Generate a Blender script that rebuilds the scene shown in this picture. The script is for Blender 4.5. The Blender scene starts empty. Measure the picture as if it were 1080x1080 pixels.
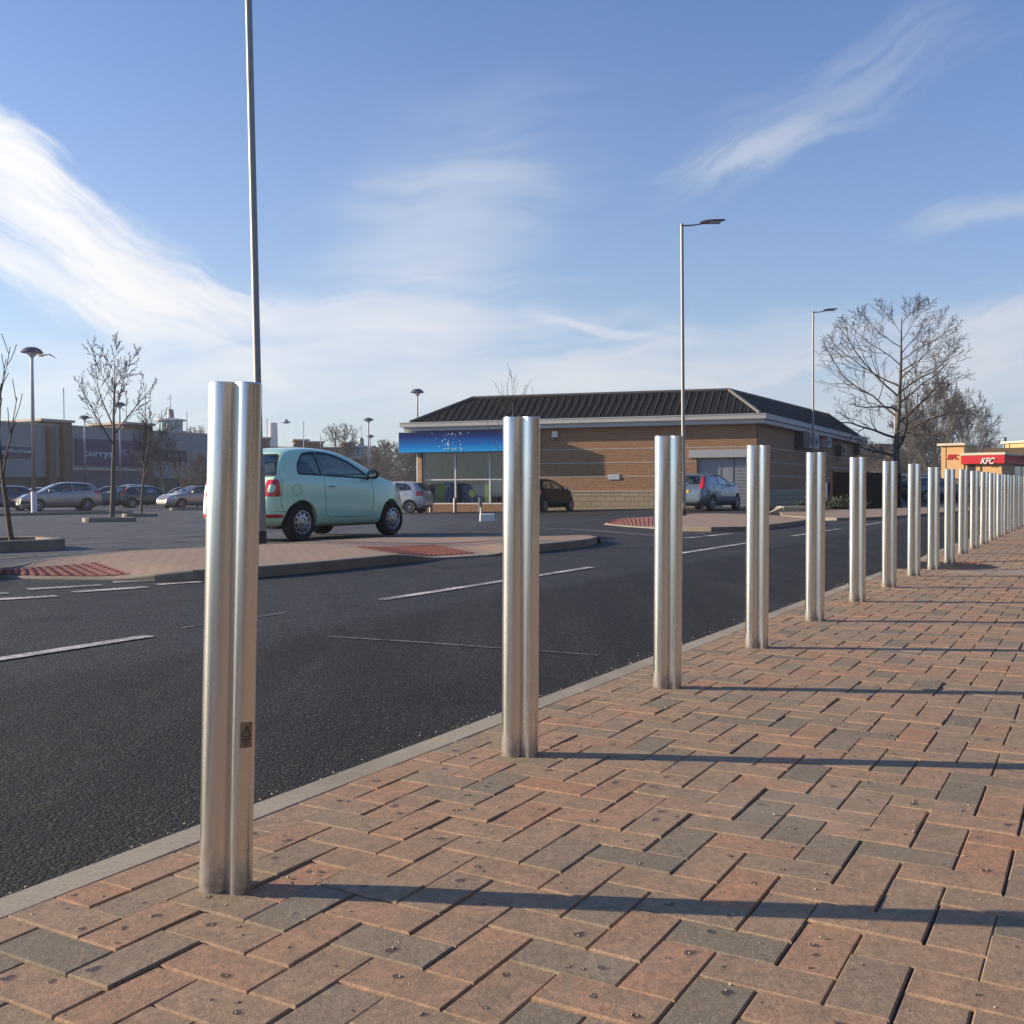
import bpy, bmesh, math, random
from mathutils import Vector, Matrix, noise
from mathutils.bvhtree import BVHTree
C = bpy.context.scene.collection
R_ = math.radians
random.seed(7)

# ------------------------------------------------------------------ camera geometry
EYE = 0.788
F = 1100.0
PITCH = math.atan(23.4 / F)
ROLL = R_(0.3)
_f = Vector((0, math.cos(PITCH), -math.sin(PITCH)))
_u0 = Vector((0, math.sin(PITCH), math.cos(PITCH)))
_r0 = Vector((1, 0, 0))
_r = _r0 * math.cos(ROLL) - _u0 * math.sin(ROLL)
_u = _u0 * math.cos(ROLL) + _r0 * math.sin(ROLL)
CAM = Vector((0, 0, EYE))

def ray(px, py):
    return _f * F + _r * (px - 540) - _u * (py - 540)
def G(px, py, z=None):
    """ground point seen at a pixel of the photograph"""
    d = ray(px, py)
    zz = -0.03 if z is None else z
    p = CAM + d * ((zz - EYE) / d.z)
    if z is None:
        for _ in range(6):
            zz = gz(p.x, p.y)
            p = CAM + d * ((zz - EYE) / d.z)
    return p
def P(px, py, Y):
    d = ray(px, py)
    return CAM + d * (Y / d.y)

def sst(t):
    t = max(0.0, min(1.0, t))
    return t * t * (3 - 2 * t)
def gz(x, y):
    """height of the tarmac: falls gently away to the back left"""
    return -0.03 - 0.25 * sst((y - 16) / 30) * sst((12 - x) / 16)

# ------------------------------------------------------------------ object helpers
def tag(o, label=None, cat=None, group=None, kind=None):
    if label: o['label'] = label
    if cat: o['category'] = cat
    if group: o['group'] = group
    if kind: o['kind'] = kind
    return o
def empty(name, loc, rz=0, label=None, cat=None, group=None):
    o = bpy.data.objects.new(name, None)
    C.objects.link(o)
    o.location = loc
    o.rotation_euler = (0, 0, rz)
    o.empty_display_size = 0.1
    return tag(o, label, cat, group)

class MB:
    def __init__(s):
        s.v = []; s.f = []
    def add(s, vs, fs):
        n = len(s.v)
        s.v.extend([tuple(v) for v in vs])
        s.f.extend([tuple(i + n for i in f) for f in fs])
        return s
    def box(s, c, d, rz=0, M=None):
        x, y, z = d[0] / 2, d[1] / 2, d[2] / 2
        vs = [Vector((a, b, e)) for a in (-x, x) for b in (-y, y) for e in (-z, z)]
        m = Matrix.Rotation(rz, 3, 'Z')
        vs = [m @ v + Vector(c) for v in vs]
        if M: vs = [M @ v for v in vs]
        return s.add(vs, [(0, 1, 3, 2), (4, 6, 7, 5), (0, 4, 5, 1), (2, 3, 7, 6), (0, 2, 6, 4), (1, 5, 7, 3)])
    def bbox(s, c, d, b=0.02, rz=0):
        """box with chamfered vertical and top edges"""
        x, y, z = d[0] / 2, d[1] / 2, d[2] / 2
        ring = lambda i: [(-x + i + b, -y + i), (x - i - b, -y + i), (x - i, -y + i + b), (x - i, y - i - b), (x - i - b, y - i), (-x + i + b, y - i), (-x + i, y - i - b), (-x + i, -y + i + b)]
        m = Matrix.Rotation(rz, 3, 'Z')
        vs = []
        for i, zz in ((0, -z), (0, z - b), (b * .7, z)):
            vs += [m @ Vector((p[0], p[1], zz)) + Vector(c) for p in ring(i)]
        fs = [tuple(range(7, -1, -1)), tuple(range(16, 24))]
        for k in range(2):
            for i in range(8):
                j = (i + 1) % 8
                fs.append((k * 8 + i, k * 8 + j, k * 8 + 8 + j, k * 8 + 8 + i))
        return s.add(vs, fs)
    def tube(s, pts, rads, seg=8, caps=True):
        pts = [Vector(p) for p in pts]
        if not isinstance(rads, (list, tuple)): rads = [rads] * len(pts)
        vs = []; fs = []
        prev = None
        for i, p in enumerate(pts):
            t = (pts[min(i + 1, len(pts) - 1)] - pts[max(i - 1, 0)])
            if t.length < 1e-9: t = Vector((0, 0, 1))
            t.normalize()
            if prev is None:
                a = Vector((1, 0, 0)) if abs(t.x) < .9 else Vector((0, 1, 0))
                a = (a - t * a.dot(t)).normalized()
            else:
                a = (prev - t * prev.dot(t))
                if a.length < 1e-6: a = t.orthogonal()
                a.normalize()
            prev = a
            b = t.cross(a)
            for k in range(seg):
                an = 2 * math.pi * k / seg
                vs.append(p + (a * math.cos(an) + b * math.sin(an)) * rads[i])
        for i in range(len(pts) - 1):
            for k in range(seg):
                k2 = (k + 1) % seg
                fs.append((i * seg + k, i * seg + k2, (i + 1) * seg + k2, (i + 1) * seg + k))
        if caps:
            fs.append(tuple(range(seg - 1, -1, -1)))
            fs.append(tuple(range((len(pts) - 1) * seg, len(pts) * seg)))
        return s.add(vs, fs)
    def lathe(s, prof, seg=24, M=None, closed=False):
        """prof: (r, z) list revolved about z"""
        vs = []; fs = []
        n = len(prof)
        for k in range(seg):
            a = 2 * math.pi * k / seg
            for r, z in prof:
                vs.append(Vector((r * math.cos(a), r * math.sin(a), z)))
        for k in range(seg):
            k2 = (k + 1) % seg
            for i in range(n - 1 + (1 if closed else 0)):
                j = (i + 1) % n
                fs.append((k * n + i, k2 * n + i, k2 * n + j, k * n + j))
        if M: vs = [M @ v for v in vs]
        return s.add(vs, fs)
    def prism(s, poly, a, b, axis='z'):
        """closed prism of a 2-D polygon; axis y: poly is (x,z); axis x: poly is (y,z)"""
        n = len(poly)
        def mk(p, t):
            return {'z': (p[0], p[1], t), 'y': (p[0], t, p[1]), 'x': (t, p[0], p[1])}[axis]
        vs = [mk(p, a) for p in poly] + [mk(p, b) for p in poly]
        fs = [tuple(range(n - 1, -1, -1)), tuple(range(n, 2 * n))]
        fs += [(i, (i + 1) % n, n + (i + 1) % n, n + i) for i in range(n)]
        return s.add(vs, fs)
    def mesh(s, name='m', fix=False):
        me = bpy.data.meshes.new(name)
        me.from_pydata(s.v, [], s.f)
        if fix:
            bm = bmesh.new(); bm.from_mesh(me)
            bmesh.ops.remove_doubles(bm, verts=bm.verts, dist=1e-5)
            bmesh.ops.recalc_face_normals(bm, faces=bm.faces)
            bm.to_mesh(me); bm.free()
        me.update()
        return me
    def build(s, name, m, parent=None, smooth=False, fix=True, uv=False, angle=35):
        me = s.mesh(name, fix)
        return link(name, me, m, parent, smooth, uv, angle)

def link(name, me, m, parent=None, smooth=False, uv=False, angle=35):
    if m is not None and not me.materials: me.materials.append(m)
    if smooth:
        me.shade_smooth()
        me.set_sharp_from_angle(angle=R_(angle))
    if uv: boxuv(me)
    o = bpy.data.objects.new(name, me)
    C.objects.link(o)
    if parent is not None: o.parent = parent
    return o
def boxuv(me):
    l = me.uv_layers.new(name='UVMap')
    for p in me.polygons:
        n = p.normal
        if abs(n.z) > .75:
            for li in p.loop_indices:
                v = me.vertices[me.loops[li].vertex_index].co
                l.data[li].uv = (v.x, v.y)
        else:
            h = Vector((-n.y, n.x, 0)).normalized()
            for li in p.loop_indices:
                v = me.vertices[me.loops[li].vertex_index].co
                l.data[li].uv = (v.dot(h), v.z)

def copy_tree(o, parent=None):
    c = o.copy(); C.objects.link(c); c.parent = parent
    for ch in list(o.children): copy_tree(ch, c)
    return c

# ------------------------------------------------------------------ materials
class NT:
    def __init__(s, name):
        s.m = bpy.data.materials.new(name); s.m.use_nodes = True
        s.t = s.m.node_tree; s.n = s.t.nodes; s.b = s.n['Principled BSDF']; s.out = s.n['Material Output']
    def new(s, ty, **kw):
        n = s.n.new(ty)
        for k, v in kw.items():
            if k.startswith('_'): setattr(n, k[1:], v)
            else: n.inputs[k.replace('__', ' ')].default_value = v
        return n
    def ln(s, a, b): s.t.links.new(a, b)
    def math(s, op, a, b=None, c=None, clamp=False):
        n = s.n.new('ShaderNodeMath'); n.operation = op; n.use_clamp = clamp
        for i, x in enumerate((a, b, c)):
            if x is None: continue
            if isinstance(x, (int, float)): n.inputs[i].default_value = x
            else: s.ln(x, n.inputs[i])
        return n.outputs[0]
    def mix(s, fac, a, b, blend='MIX'):
        n = s.n.new('ShaderNodeMix'); n.data_type = 'RGBA'; n.blend_type = blend
        for idx, x in ((0, fac), (6, a), (7, b)):
            if isinstance(x, (int, float)): n.inputs[idx].default_value = x
            elif isinstance(x, tuple): n.inputs[idx].default_value = x + (1,) if len(x) == 3 else x
            else: s.ln(x, n.inputs[idx])
        return n.outputs[2]
    def ramp(s, x, stops):
        n = s.n.new('ShaderNodeValToRGB'); e = n.color_ramp.elements
        while len(e) < len(stops): e.new(0.5)
        for i, (p, c) in enumerate(stops):
            e[i].position = p
            e[i].color = (c, c, c, 1) if isinstance(c, (int, float)) else tuple(c) + (1,)
        s.ln(x, n.inputs[0])
        return n.outputs[0]
    def noise(s, vec, scale, detail=4, rough=.6, dist=0):
        n = s.n.new('ShaderNodeTexNoise'); n.inputs['Scale'].default_value = scale
        n.inputs['Detail'].default_value = detail; n.inputs['Roughness'].default_value = rough
        n.inputs['Distortion'].default_value = dist
        if vec is not None: s.ln(vec, n.inputs['Vector'])
        return n.outputs['Fac']
    def mapping(s, vec, scale=(1, 1, 1), rot=(0, 0, 0), loc=(0, 0, 0)):
        n = s.n.new('ShaderNodeMapping')
        n.inputs['Scale'].default_value = scale; n.inputs['Rotation'].default_value = rot; n.inputs['Location'].default_value = loc
        s.ln(vec, n.inputs['Vector'])
        return n.outputs[0]
    def obj(s): return s.new('ShaderNodeTexCoord').outputs['Object']
    def uv(s): return s.new('ShaderNodeTexCoord').outputs['UV']
    def gen(s): return s.new('ShaderNodeNewGeometry').outputs['Position']
    def bump(s, h, strength=.3, dist=.01):
        n = s.new('ShaderNodeBump'); n.inputs['Strength'].default_value = strength; n.inputs['Distance'].default_value = dist
        s.ln(h, n.inputs['Height']); s.ln(n.outputs[0], s.b.inputs['Normal'])

def simple(name, col, rough=.5, metal=0, var=.12, scale=6, bump=0, coat=0, spec=None):
    t = NT(name)
    v = t.noise(t.obj(), scale, 5)
    lo = tuple(c * (1 - var) for c in col); hi = tuple(min(1, c * (1 + var)) for c in col)
    t.ln(t.mix(v, lo, hi), t.b.inputs['Base Color'])
    t.b.inputs['Roughness'].default_value = rough
    t.b.inputs['Metallic'].default_value = metal
    if coat:
        t.b.inputs['Coat Weight'].default_value = coat; t.b.inputs['Coat Roughness'].default_value = .04
    if spec is not None: t.b.inputs['Specular IOR Level'].default_value = spec
    if bump: t.bump(t.noise(t.obj(), scale * 6, 4), bump)
    return t.m
def emis(name, col, s):
    t = NT(name); t.b.inputs['Base Color'].default_value = tuple(col) + (1,)
    t.b.inputs['Emission Color'].default_value = tuple(col) + (1,); t.b.inputs['Emission Strength'].default_value = s
    return t.m
def glassmat(name, tint, transp=.6, rough=.02):
    t = NT(name)
    tr = t.new('ShaderNodeBsdfTransparent'); tr.inputs[0].default_value = tuple(tint) + (1,)
    gl = t.new('ShaderNodeBsdfGlossy'); gl.inputs['Roughness'].default_value = rough
    gl.inputs[0].default_value = (.9, .95, 1, 1)
    lw = t.new('ShaderNodeLayerWeight'); lw.inputs[0].default_value = .5
    fr = t.math('MULTIPLY_ADD', t.math('POWER', lw.outputs['Facing'], 4.0), .9, .05, clamp=True)
    di = t.new('ShaderNodeBsdfDiffuse'); di.inputs[0].default_value = (.02, .025, .025, 1)
    m1 = t.new('ShaderNodeMixShader'); m1.inputs[0].default_value = transp
    t.ln(di.outputs[0], m1.inputs[1]); t.ln(tr.outputs[0], m1.inputs[2])
    m2 = t.new('ShaderNodeMixShader'); t.ln(fr, m2.inputs[0])
    t.ln(m1.outputs[0], m2.inputs[1]); t.ln(gl.outputs[0], m2.inputs[2])
    t.ln(m2.outputs[0], t.out.inputs['Surface'])
    return t.m

def paint(name, col, rough=.35, flake=0, dirt=.25, z0=.2, coat=1.0):
    """car paint with a clear coat and road dirt on the low panels"""
    t = NT(name)
    o = t.obj()
    sep = t.new('ShaderNodeSeparateXYZ'); t.ln(o, sep.inputs[0])
    n = t.noise(o, 3.5, 6, .65)
    low = t.math('SUBTRACT', 1.0, t.math('MULTIPLY', sep.outputs['Z'], 1.7), clamp=True)
    k = t.math('MULTIPLY', t.math('ADD', t.math('MULTIPLY', low, .9), .14), t.math('MULTIPLY', n, dirt * 2.2), clamp=True)
    t.ln(t.mix(k, tuple(col), (.13, .115, .09)), t.b.inputs['Base Color'])
    t.ln(t.math('ADD', t.math('MULTIPLY', k, .5), rough, clamp=True), t.b.inputs['Roughness'])
    t.b.inputs['Metallic'].default_value = flake
    t.ln(t.math('MULTIPLY', t.math('SUBTRACT', 1.0, t.math('MULTIPLY', k, 1.5), clamp=True), coat), t.b.inputs['Coat Weight'])
    t.b.inputs['Specular IOR Level'].default_value = .5 * coat
    t.b.inputs['Coat Roughness'].default_value = .05
    return t.m

M = {}
M['steel'] = None
def brushed():
    t = NT('brushed_steel')
    o = t.obj()
    hor = t.mapping(o, (420, 420, 3))
    n = t.noise(hor, 1.0, 3)
    st = t.noise(t.mapping(o, (8, 8, 2.2)), 1.0, 6, .7)
    drops = t.new('ShaderNodeTexVoronoi'); drops.inputs['Scale'].default_value = 60
    t.ln(o, drops.inputs['Vector'])
    col = t.mix(n, (.66, .655, .64), (.72, .715, .70))
    col = t.mix(t.ramp(st, [(.5, 0), (.8, .12)]), col, (.45, .42, .38))
    sp = t.new('ShaderNodeSeparateXYZ'); t.ln(o, sp.inputs[0])
    foot = t.math('MULTIPLY', t.math('SUBTRACT', .075, sp.outputs['Z'], clamp=True), 16.0, clamp=True)
    grime = t.math('MULTIPLY', foot, t.ramp(t.noise(o, 45, 5, .7), [(.3, .15), (.65, 1)]))
    spk = t.new('ShaderNodeTexVoronoi'); spk.inputs['Scale'].default_value = 130; t.ln(o, spk.inputs['Vector'])
    spc = t.new('ShaderNodeSeparateColor'); t.ln(spk.outputs['Color'], spc.inputs[0])
    low = t.math('MULTIPLY', t.math('SUBTRACT', .45, sp.outputs['Z'], clamp=True), 2.2, clamp=True)
    dots = t.math('MULTIPLY', t.math('GREATER_THAN', t.math('MULTIPLY', spc.outputs[0], low), .72), t.math('LESS_THAN', spk.outputs['Distance'], .28))
    grime = t.math('MAXIMUM', grime, t.math('MULTIPLY', dots, .55))
    col = t.mix(grime, col, (.17, .135, .10))
    t.ln(col, t.b.inputs['Base Color'])
    t.ln(t.math('SUBTRACT', 1.0, t.math('MULTIPLY', grime, .85)), t.b.inputs['Metallic'])
    rr = t.math('ADD', t.math('MULTIPLY', n, .03), .235)
    rr = t.math('ADD', rr, t.math('MULTIPLY', t.ramp(st, [(.45, 0), (.8, 1)]), .08))
    t.ln(rr, t.b.inputs['Roughness'])
    t.b.inputs['Anisotropic'].default_value = 0
    b = t.new('ShaderNodeBump'); b.inputs['Strength'].default_value = .05; b.inputs['Distance'].default_value = .0006
    t.ln(n, b.inputs['Height']); t.ln(b.outputs[0], t.b.inputs['Normal'])
    return t.m
M['steel'] = brushed()
M['galv'] = simple('galvanised_steel', (.27, .27, .265), .55, .7, .25, 14)
M['galv_light'] = simple('pale_painted_steel', (.62, .61, .66), .45, .1, .1, 6)
M['black'] = simple('black_plastic', (.022, .022, .024), .5, 0, .2)
M['rubber'] = simple('tyre_rubber', (.02, .02, .021), .85, 0, .3, 20)
M['dark_int'] = simple('dark_interior', (.03, .03, .035), .8)
M['seat'] = simple('seat_fabric', (.09, .10, .11), .9, 0, .2, 30)
M['alloy'] = simple('alloy_wheel', (.42, .42, .43), .35, .8, .2, 12)
M['chrome'] = simple('chrome', (.8, .8, .82), .08, 1, .03)
M['redlamp'] = simple('red_lamp_lens', (.55, .02, .025), .12, 0, .1, 30, coat=1)
M['amber'] = simple('amber_reflector', (.75, .16, .03), .2, 0, .1, 30, coat=1)
M['clearlamp'] = simple('clear_lamp_lens', (.45, .47, .5), .08, .6, .25, 30, coat=1)
M['plate_y'] = simple('yellow_number_plate', (.62, .43, .05), .4)
M['plate_w'] = simple('white_number_plate', (.65, .65, .62), .4)
M['glass'] = glassmat('car_glass', (.86, .92, .90), .95)
M['glass_dark'] = glassmat('dark_car_glass', (.35, .42, .44), .5, .04)
M['shopglass'] = glassmat('shop_window_glass', (.95, .98, .97), .97)
M['white'] = simple('white_paint_metal', (.70, .70, .68), .5, 0, .06, 3)
M['darkroof'] = simple('dark_roof_sheet', (.012, .012, .013), .8, 0, .3, 2, spec=.15)
M['bluebin'] = simple('blue_plastic', (.012, .018, .08), .6)

def asphalt():
    t = NT('asphalt')
    p = t.gen()
    base = t.noise(p, 1.3, 6, .65)
    fine = t.noise(p, 260, 3, .7)
    vor = t.new('ShaderNodeTexVoronoi'); vor.inputs['Scale'].default_value = 105; vor.inputs['Randomness'].default_value = 1
    t.ln(p, vor.inputs['Vector'])
    stone = t.new('ShaderNodeSeparateColor'); t.ln(vor.outputs['Color'], stone.inputs[0])
    # lane nearer the kerb is a newer, browner surface; the rest bluish and paler
    sep = t.new('ShaderNodeSeparateXYZ'); t.ln(p, sep.inputs[0])
    perp = t.math('SUBTRACT', t.math('MULTIPLY', sep.outputs['X'], .868), t.math('MULTIPLY', sep.outputs['Y'], .497))
    wob = t.math('MULTIPLY', t.math('SUBTRACT', t.noise(p, .6, 3), .5), .35)
    lane = t.math('MULTIPLY', t.math('ADD', t.math('ADD', perp, wob), 4.15), 4.0, clamp=True)
    cA = t.mix(base, (.019, .020, .022), (.046, .046, .048))
    cB = t.mix(base, (.009, .008, .0065), (.026, .023, .018))
    col = t.mix(lane, cA, cB)
    sky_sheen = t.math('MULTIPLY', t.math('SUBTRACT', 1.5, sep.outputs['X']), .16, clamp=True)  # sky sheen on the left car park, painted in as paler blue-grey tarmac
    sky_sheen = t.math('MULTIPLY', sky_sheen, t.math('MULTIPLY', t.math('SUBTRACT', -8.3, perp), .8, clamp=True))
    col = t.mix(t.math('MULTIPLY', sky_sheen, .9), col, t.mix(t.noise(t.mapping(p, (.25, 1, 1)), .5, 5), (.075, .080, .090), (.135, .140, .152)))
    # tyre polished strips and stains along the lane
    strips = t.noise(t.mapping(p, (2.6, .12, 1), (0, 0, R_(29.8))), 1.0, 3, .6)
    col = t.mix(t.ramp(strips, [(.45, 0), (.70, .6)]), col, (.042, .039, .034))
    oil = t.noise(t.mapping(p, (.9, .9, 1), (0, 0, 0), (3, 7, 0)), 1.2, 5, .7)
    col = t.mix(t.ramp(oil, [(.54, 0), (.64, .7)]), col, (.011, .011, .011))
    sc = t.ramp(stone.outputs[0], [(0.0, .35), (.55, .9), (.86, 1.25), (.95, 3.6), (1.0, 7.5)])
    mm = t.n.new('ShaderNodeMix'); mm.data_type = 'RGBA'; mm.blend_type = 'MULTIPLY'; mm.inputs[0].default_value = 1
    mm.clamp_result = False
    t.ln(col, mm.inputs[6]); 
    scv = t.math('MULTIPLY_ADD', t.ramp(stone.outputs[0], [(0.0, .1), (.55, .2), (.88, .3), (.95, .7), (1.0, 1)]), 3.2, .25)
    cb = t.new('ShaderNodeCombineColor'); [t.ln(scv, cb.inputs[i]) for i in range(3)]
    t.ln(cb.outputs[0], mm.inputs[7])
    t.ln(mm.outputs[2], t.b.inputs['Base Color'])
    t.ln(t.math('ADD', t.math('MULTIPLY', stone.outputs[1], .3), .58), t.b.inputs['Roughness']); t.b.inputs['Specular IOR Level'].default_value = .3
    h = t.math('ADD', t.math('MULTIPLY', t.math('SUBTRACT', 1.0, vor.outputs['Distance']), .8), t.math('MULTIPLY', fine, .4))
    t.bump(h, .75, .006)
    return t.m
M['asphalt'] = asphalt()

def paver():
    t = NT('block_paving')
    a = t.new('ShaderNodeAttribute'); a.attribute_name = 'tone'
    sp = t.new('ShaderNodeSeparateColor'); t.ln(a.outputs['Color'], sp.inputs[0])
    p = t.gen()
    col = t.ramp(sp.outputs[0], [(0, (.225, .212, .165)), (.10, (.290, .255, .190)), (.22, (.385, .300, .210)), (.45, (.470, .325, .215)), (.75, (.530, .330, .212)), (.92, (.56, .315, .195)), (1, (.60, .30, .18))])
    # each block shades from its own colour towards grey on one side, in blotches
    bl = t.noise(p, 13, 6, .7, .6)
    col = t.mix(t.ramp(bl, [(.38, 0), (.66, .75)]), col, (.27, .215, .150))
    bl2 = t.noise(t.mapping(p, (1, 1, 1), (0, 0, 0), (5, 1, 0)), 22, 5, .7, .3)
    col = t.mix(t.ramp(bl2, [(.5, 0), (.74, .45)]), col, (.46, .32, .21))
    gr = t.noise(p, 420, 3, .7)
    col = t.mix(t.ramp(gr, [(.36, .5), (.60, 0)]), col, (.08, .062, .048))
    gr2 = t.noise(p, 150, 3, .7)
    col = t.mix(t.ramp(gr2, [(.54, 0), (.76, .55)]), col, (.52, .42, .31))
    mid = t.noise(p, 48, 5, .75)
    col = t.mix(t.ramp(mid, [(.40, .38), (.56, 0)]), col, (.16, .12, .09))
    # damp drip marks round the bits of grit
    dm = t.new('ShaderNodeAttribute'); dm.attribute_name = 'damp'
    spot = t.math('MULTIPLY', t.math('SUBTRACT', t.math('ADD', dm.outputs['Fac'], t.math('MULTIPLY', t.math('SUBTRACT', t.noise(p, 140, 3), .5), .9)), .42), 3.2, clamp=True)
    spot = t.math('MULTIPLY', spot, t.math('GREATER_THAN', dm.outputs['Fac'], .004))
    col = t.mix(t.math('MULTIPLY', spot, .78), col, (.050, .036, .030))
    # pale efflorescence
    ef = t.noise(t.mapping(p, (1, 1, 1), (0, 0, .5), (9, 2, 0)), 1.4, 6, .7)
    col = t.mix(t.ramp(ef, [(.55, 0), (.75, .3)]), col, (.40, .35, .29))
    t.ln(col, t.b.inputs['Base Color'])
    t.ln(t.math('SUBTRACT', .85, t.math('MULTIPLY', spot, .35)), t.b.inputs['Roughness'])
    t.b.inputs['Specular IOR Level'].default_value = .25
    h = t.math('ADD', t.math('MULTIPLY', gr, .6), t.math('MULTIPLY', t.noise(p, 60, 4), 1.0))
    t.bump(h, .55, .0035)
    return t.m
M['paver'] = paver()

def brick(name, c1, c2, mortar, w, h, ms, rot=0, offset=.5, bump=.4, var=.5):
    t = NT(name)
    uv = t.uv()
    if rot: uv = t.mapping(uv, (1, 1, 1), (0, 0, rot))
    b = t.new('ShaderNodeTexBrick'); b.offset = offset
    b.inputs['Scale'].default_value = 1; b.inputs['Brick Width'].default_value = w; b.inputs['Row Height'].default_value = h
    b.inputs['Mortar Size'].default_value = ms; b.inputs['Mortar Smooth'].default_value = .2
    b.inputs['Color1'].default_value = c1 + (1,); b.inputs['Color2'].default_value = c2 + (1,); b.inputs['Mortar'].default_value = mortar + (1,)
    t.ln(uv, b.inputs['Vector'])
    n = t.noise(uv, .7, 5)
    n2 = t.noise(uv, 30, 4)
    c = t.mix(t.math('MULTIPLY', n, var), b.outputs['Color'], tuple(x * .55 for x in c1))
    c = t.mix(t.ramp(n2, [(.4, .25), (.65, 0)]), c, tuple(x * .6 for x in c2))
    t.ln(c, t.b.inputs['Base Color']); t.b.inputs['Roughness'].default_value = .9
    t.bump(t.math('SUBTRACT', 1.0, b.outputs['Fac']), bump, .01)
    return t.m
M['brick'] = brick('buff_brick', (.40, .185, .08), (.25, .115, .055), (.42, .33, .23), .225, .075, .011, var=.35)
M['stone'] = brick('stone_block', (.44, .36, .24), (.36, .29, .19), (.20, .16, .11), .45, .225, .016, var=.3)
M['kerbstone'] = None
def concrete(name, a, b, joints=0, bump=.3):
    t = NT(name); p = t.gen()
    n = t.noise(p, 2.2, 6, .7); n2 = t.noise(p, 90, 4, .7)
    c = t.mix(n, a, b); c = t.mix(t.ramp(n2, [(.35, .4), (.6, 0)]), c, tuple(x * .55 for x in a))
    v = t.noise(t.mapping(p, (1, 1, 1), (0, 0, 0), (4, 4, 0)), .9, 5, .7)
    c = t.mix(t.ramp(v, [(.48, 0), (.72, .65)]), c, tuple(x * .5 for x in a))
    t.ln(c, t.b.inputs['Base Color']); t.b.inputs['Roughness'].default_value = .85
    t.bump(n2, bump, .003)
    return t.m
M['kerb'] = concrete('kerb_concrete', (.29, .25, .19), (.42, .375, .29))
M['oldkerb'] = concrete('weathered_kerb', (.20, .175, .13), (.33, .295, .23))
M['sand'] = concrete('jointing_sand', (.06, .05, .04), (.12, .10, .075))
M['soil'] = concrete('soil', (.05, .04, .03), (.09, .075, .05))
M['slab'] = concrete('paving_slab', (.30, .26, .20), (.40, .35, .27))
M['redslab'] = concrete('red_tactile_slab', (.25, .085, .062), (.36, .13, .095))
M['islandpave'] = brick('island_block_paving', (.42, .275, .185), (.31, .235, .18), (.14, .11, .08), .2, .1, .008, rot=R_(-60), var=.4)
def linemark():
    t = NT('road_marking_paint'); p = t.gen()
    n = t.noise(p, 38, 5, .75); n1 = t.noise(p, 2.5, 4, .6)
    a = t.math('ADD', t.math('MULTIPLY', n, .7), t.math('MULTIPLY', n1, .5))
    t.ln(t.mix(t.ramp(a, [(.52, 0), (.66, 1)]), (.62, .61, .58), (.16, .16, .16)), t.b.inputs['Base Color'])
    t.b.inputs['Roughness'].default_value = .7
    t.bump(n, .4, .003)
    return t.m
M['line'] = linemark()
def fadedline():
    t = NT('worn_marking_paint'); p = t.gen()
    n = t.noise(p, 20, 5, .75)
    t.ln(t.mix(t.ramp(n, [(.38, 0), (.58, 1)]), (.36, .36, .36), (.07, .07, .075)), t.b.inputs['Base Color'])
    t.b.inputs['Roughness'].default_value = .7
    return t.m
M['fline'] = fadedline()
def bark(name, a, b):
    t = NT(name); p = t.obj()
    n = t.noise(t.mapping(p, (9, 9, 1.6)), 1.5, 6, .7)
    m_ = t.noise(p, 1.7, 4)
    c = t.mix(n, a, b)
    c = t.mix(t.ramp(m_, [(.5, 0), (.7, .5)]), c, (.10, .11, .06))
    t.ln(c, t.b.inputs['Base Color']); t.b.inputs['Roughness'].default_value = .9
    t.bump(n, .6, .02)
    return t.m
M['bark'] = bark('bark', (.055, .045, .035), (.16, .135, .105))
M['twig'] = simple('twig_bark', (.055, .044, .036), .85, 0, .3, 3)
M['twig_red'] = simple('reddish_twigs', (.12, .06, .04), .8, 0, .3, 3)
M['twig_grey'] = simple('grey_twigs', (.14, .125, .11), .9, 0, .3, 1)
CL0, CL1 = 7.0, 13.0
HZ0, HZ1 = 5.9, 14.0
SKYMUL = (.47, 1.09, 1.74)
SUNE = 5.0
EXPO = 0.8
HAZE = .0005
# ================================================================== GROUND
TH = R_(29.8)
AX = Vector((math.sin(TH), math.cos(TH), 0))       # along the kerb, away
AT = Vector((math.cos(TH), -math.sin(TH), 0))      # across, towards the footway
K0 = AT * -1.775                                   # inner edge of the kerb
def dip(s, t):
    return -0.045 * sst(1 - abs(s - 11.7) / 1.5) * sst((1.6 - t) / 1.3)
def W2(s, t, z=0):
    p = K0 + AX * s + AT * t
    return Vector((p.x, p.y, z + dip(s, t)))

# far earth sheet and the tarmac on it
mb = MB()
mb.add([(-900, -60, -.75), (900, -60, -.75), (900, 1500, -.75), (-900, 1500, -.75)], [(0, 1, 2, 3)])
tag(mb.build('ground', concrete('far_ground', (.07, .075, .045), (.11, .10, .06)), fix=False), kind='structure')
mb = MB()
xs = [-140 + 4 * i for i in range(27)] + [-34 + i for i in range(75)] + [44 + 4 * i for i in range(30)]
ys = [-14 + i * 1.0 for i in range(80)] + [68 + 6 * i for i in range(26)]
vs = [(x, y, gz(x, y)) for y in ys for x in xs]
nx = len(xs)
fs = [(j * nx + i, j * nx + i + 1, (j + 1) * nx + i + 1, (j + 1) * nx + i) for j in range(len(ys) - 1) for i in range(nx - 1)]
# leave out the cells wholly under the footway (it stands higher), keep the rest
def under(f):
    return all((Vector((vs[k][0], vs[k][1], 0)) - K0).dot(AT) > .6 and (Vector((vs[k][0], vs[k][1], 0)) - K0).dot(AX) < 55 for k in f)
mb.add(vs, [f for f in fs if not under(f)])
tag(mb.build('road', M['asphalt'], smooth=True, fix=False), kind='structure')

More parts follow.
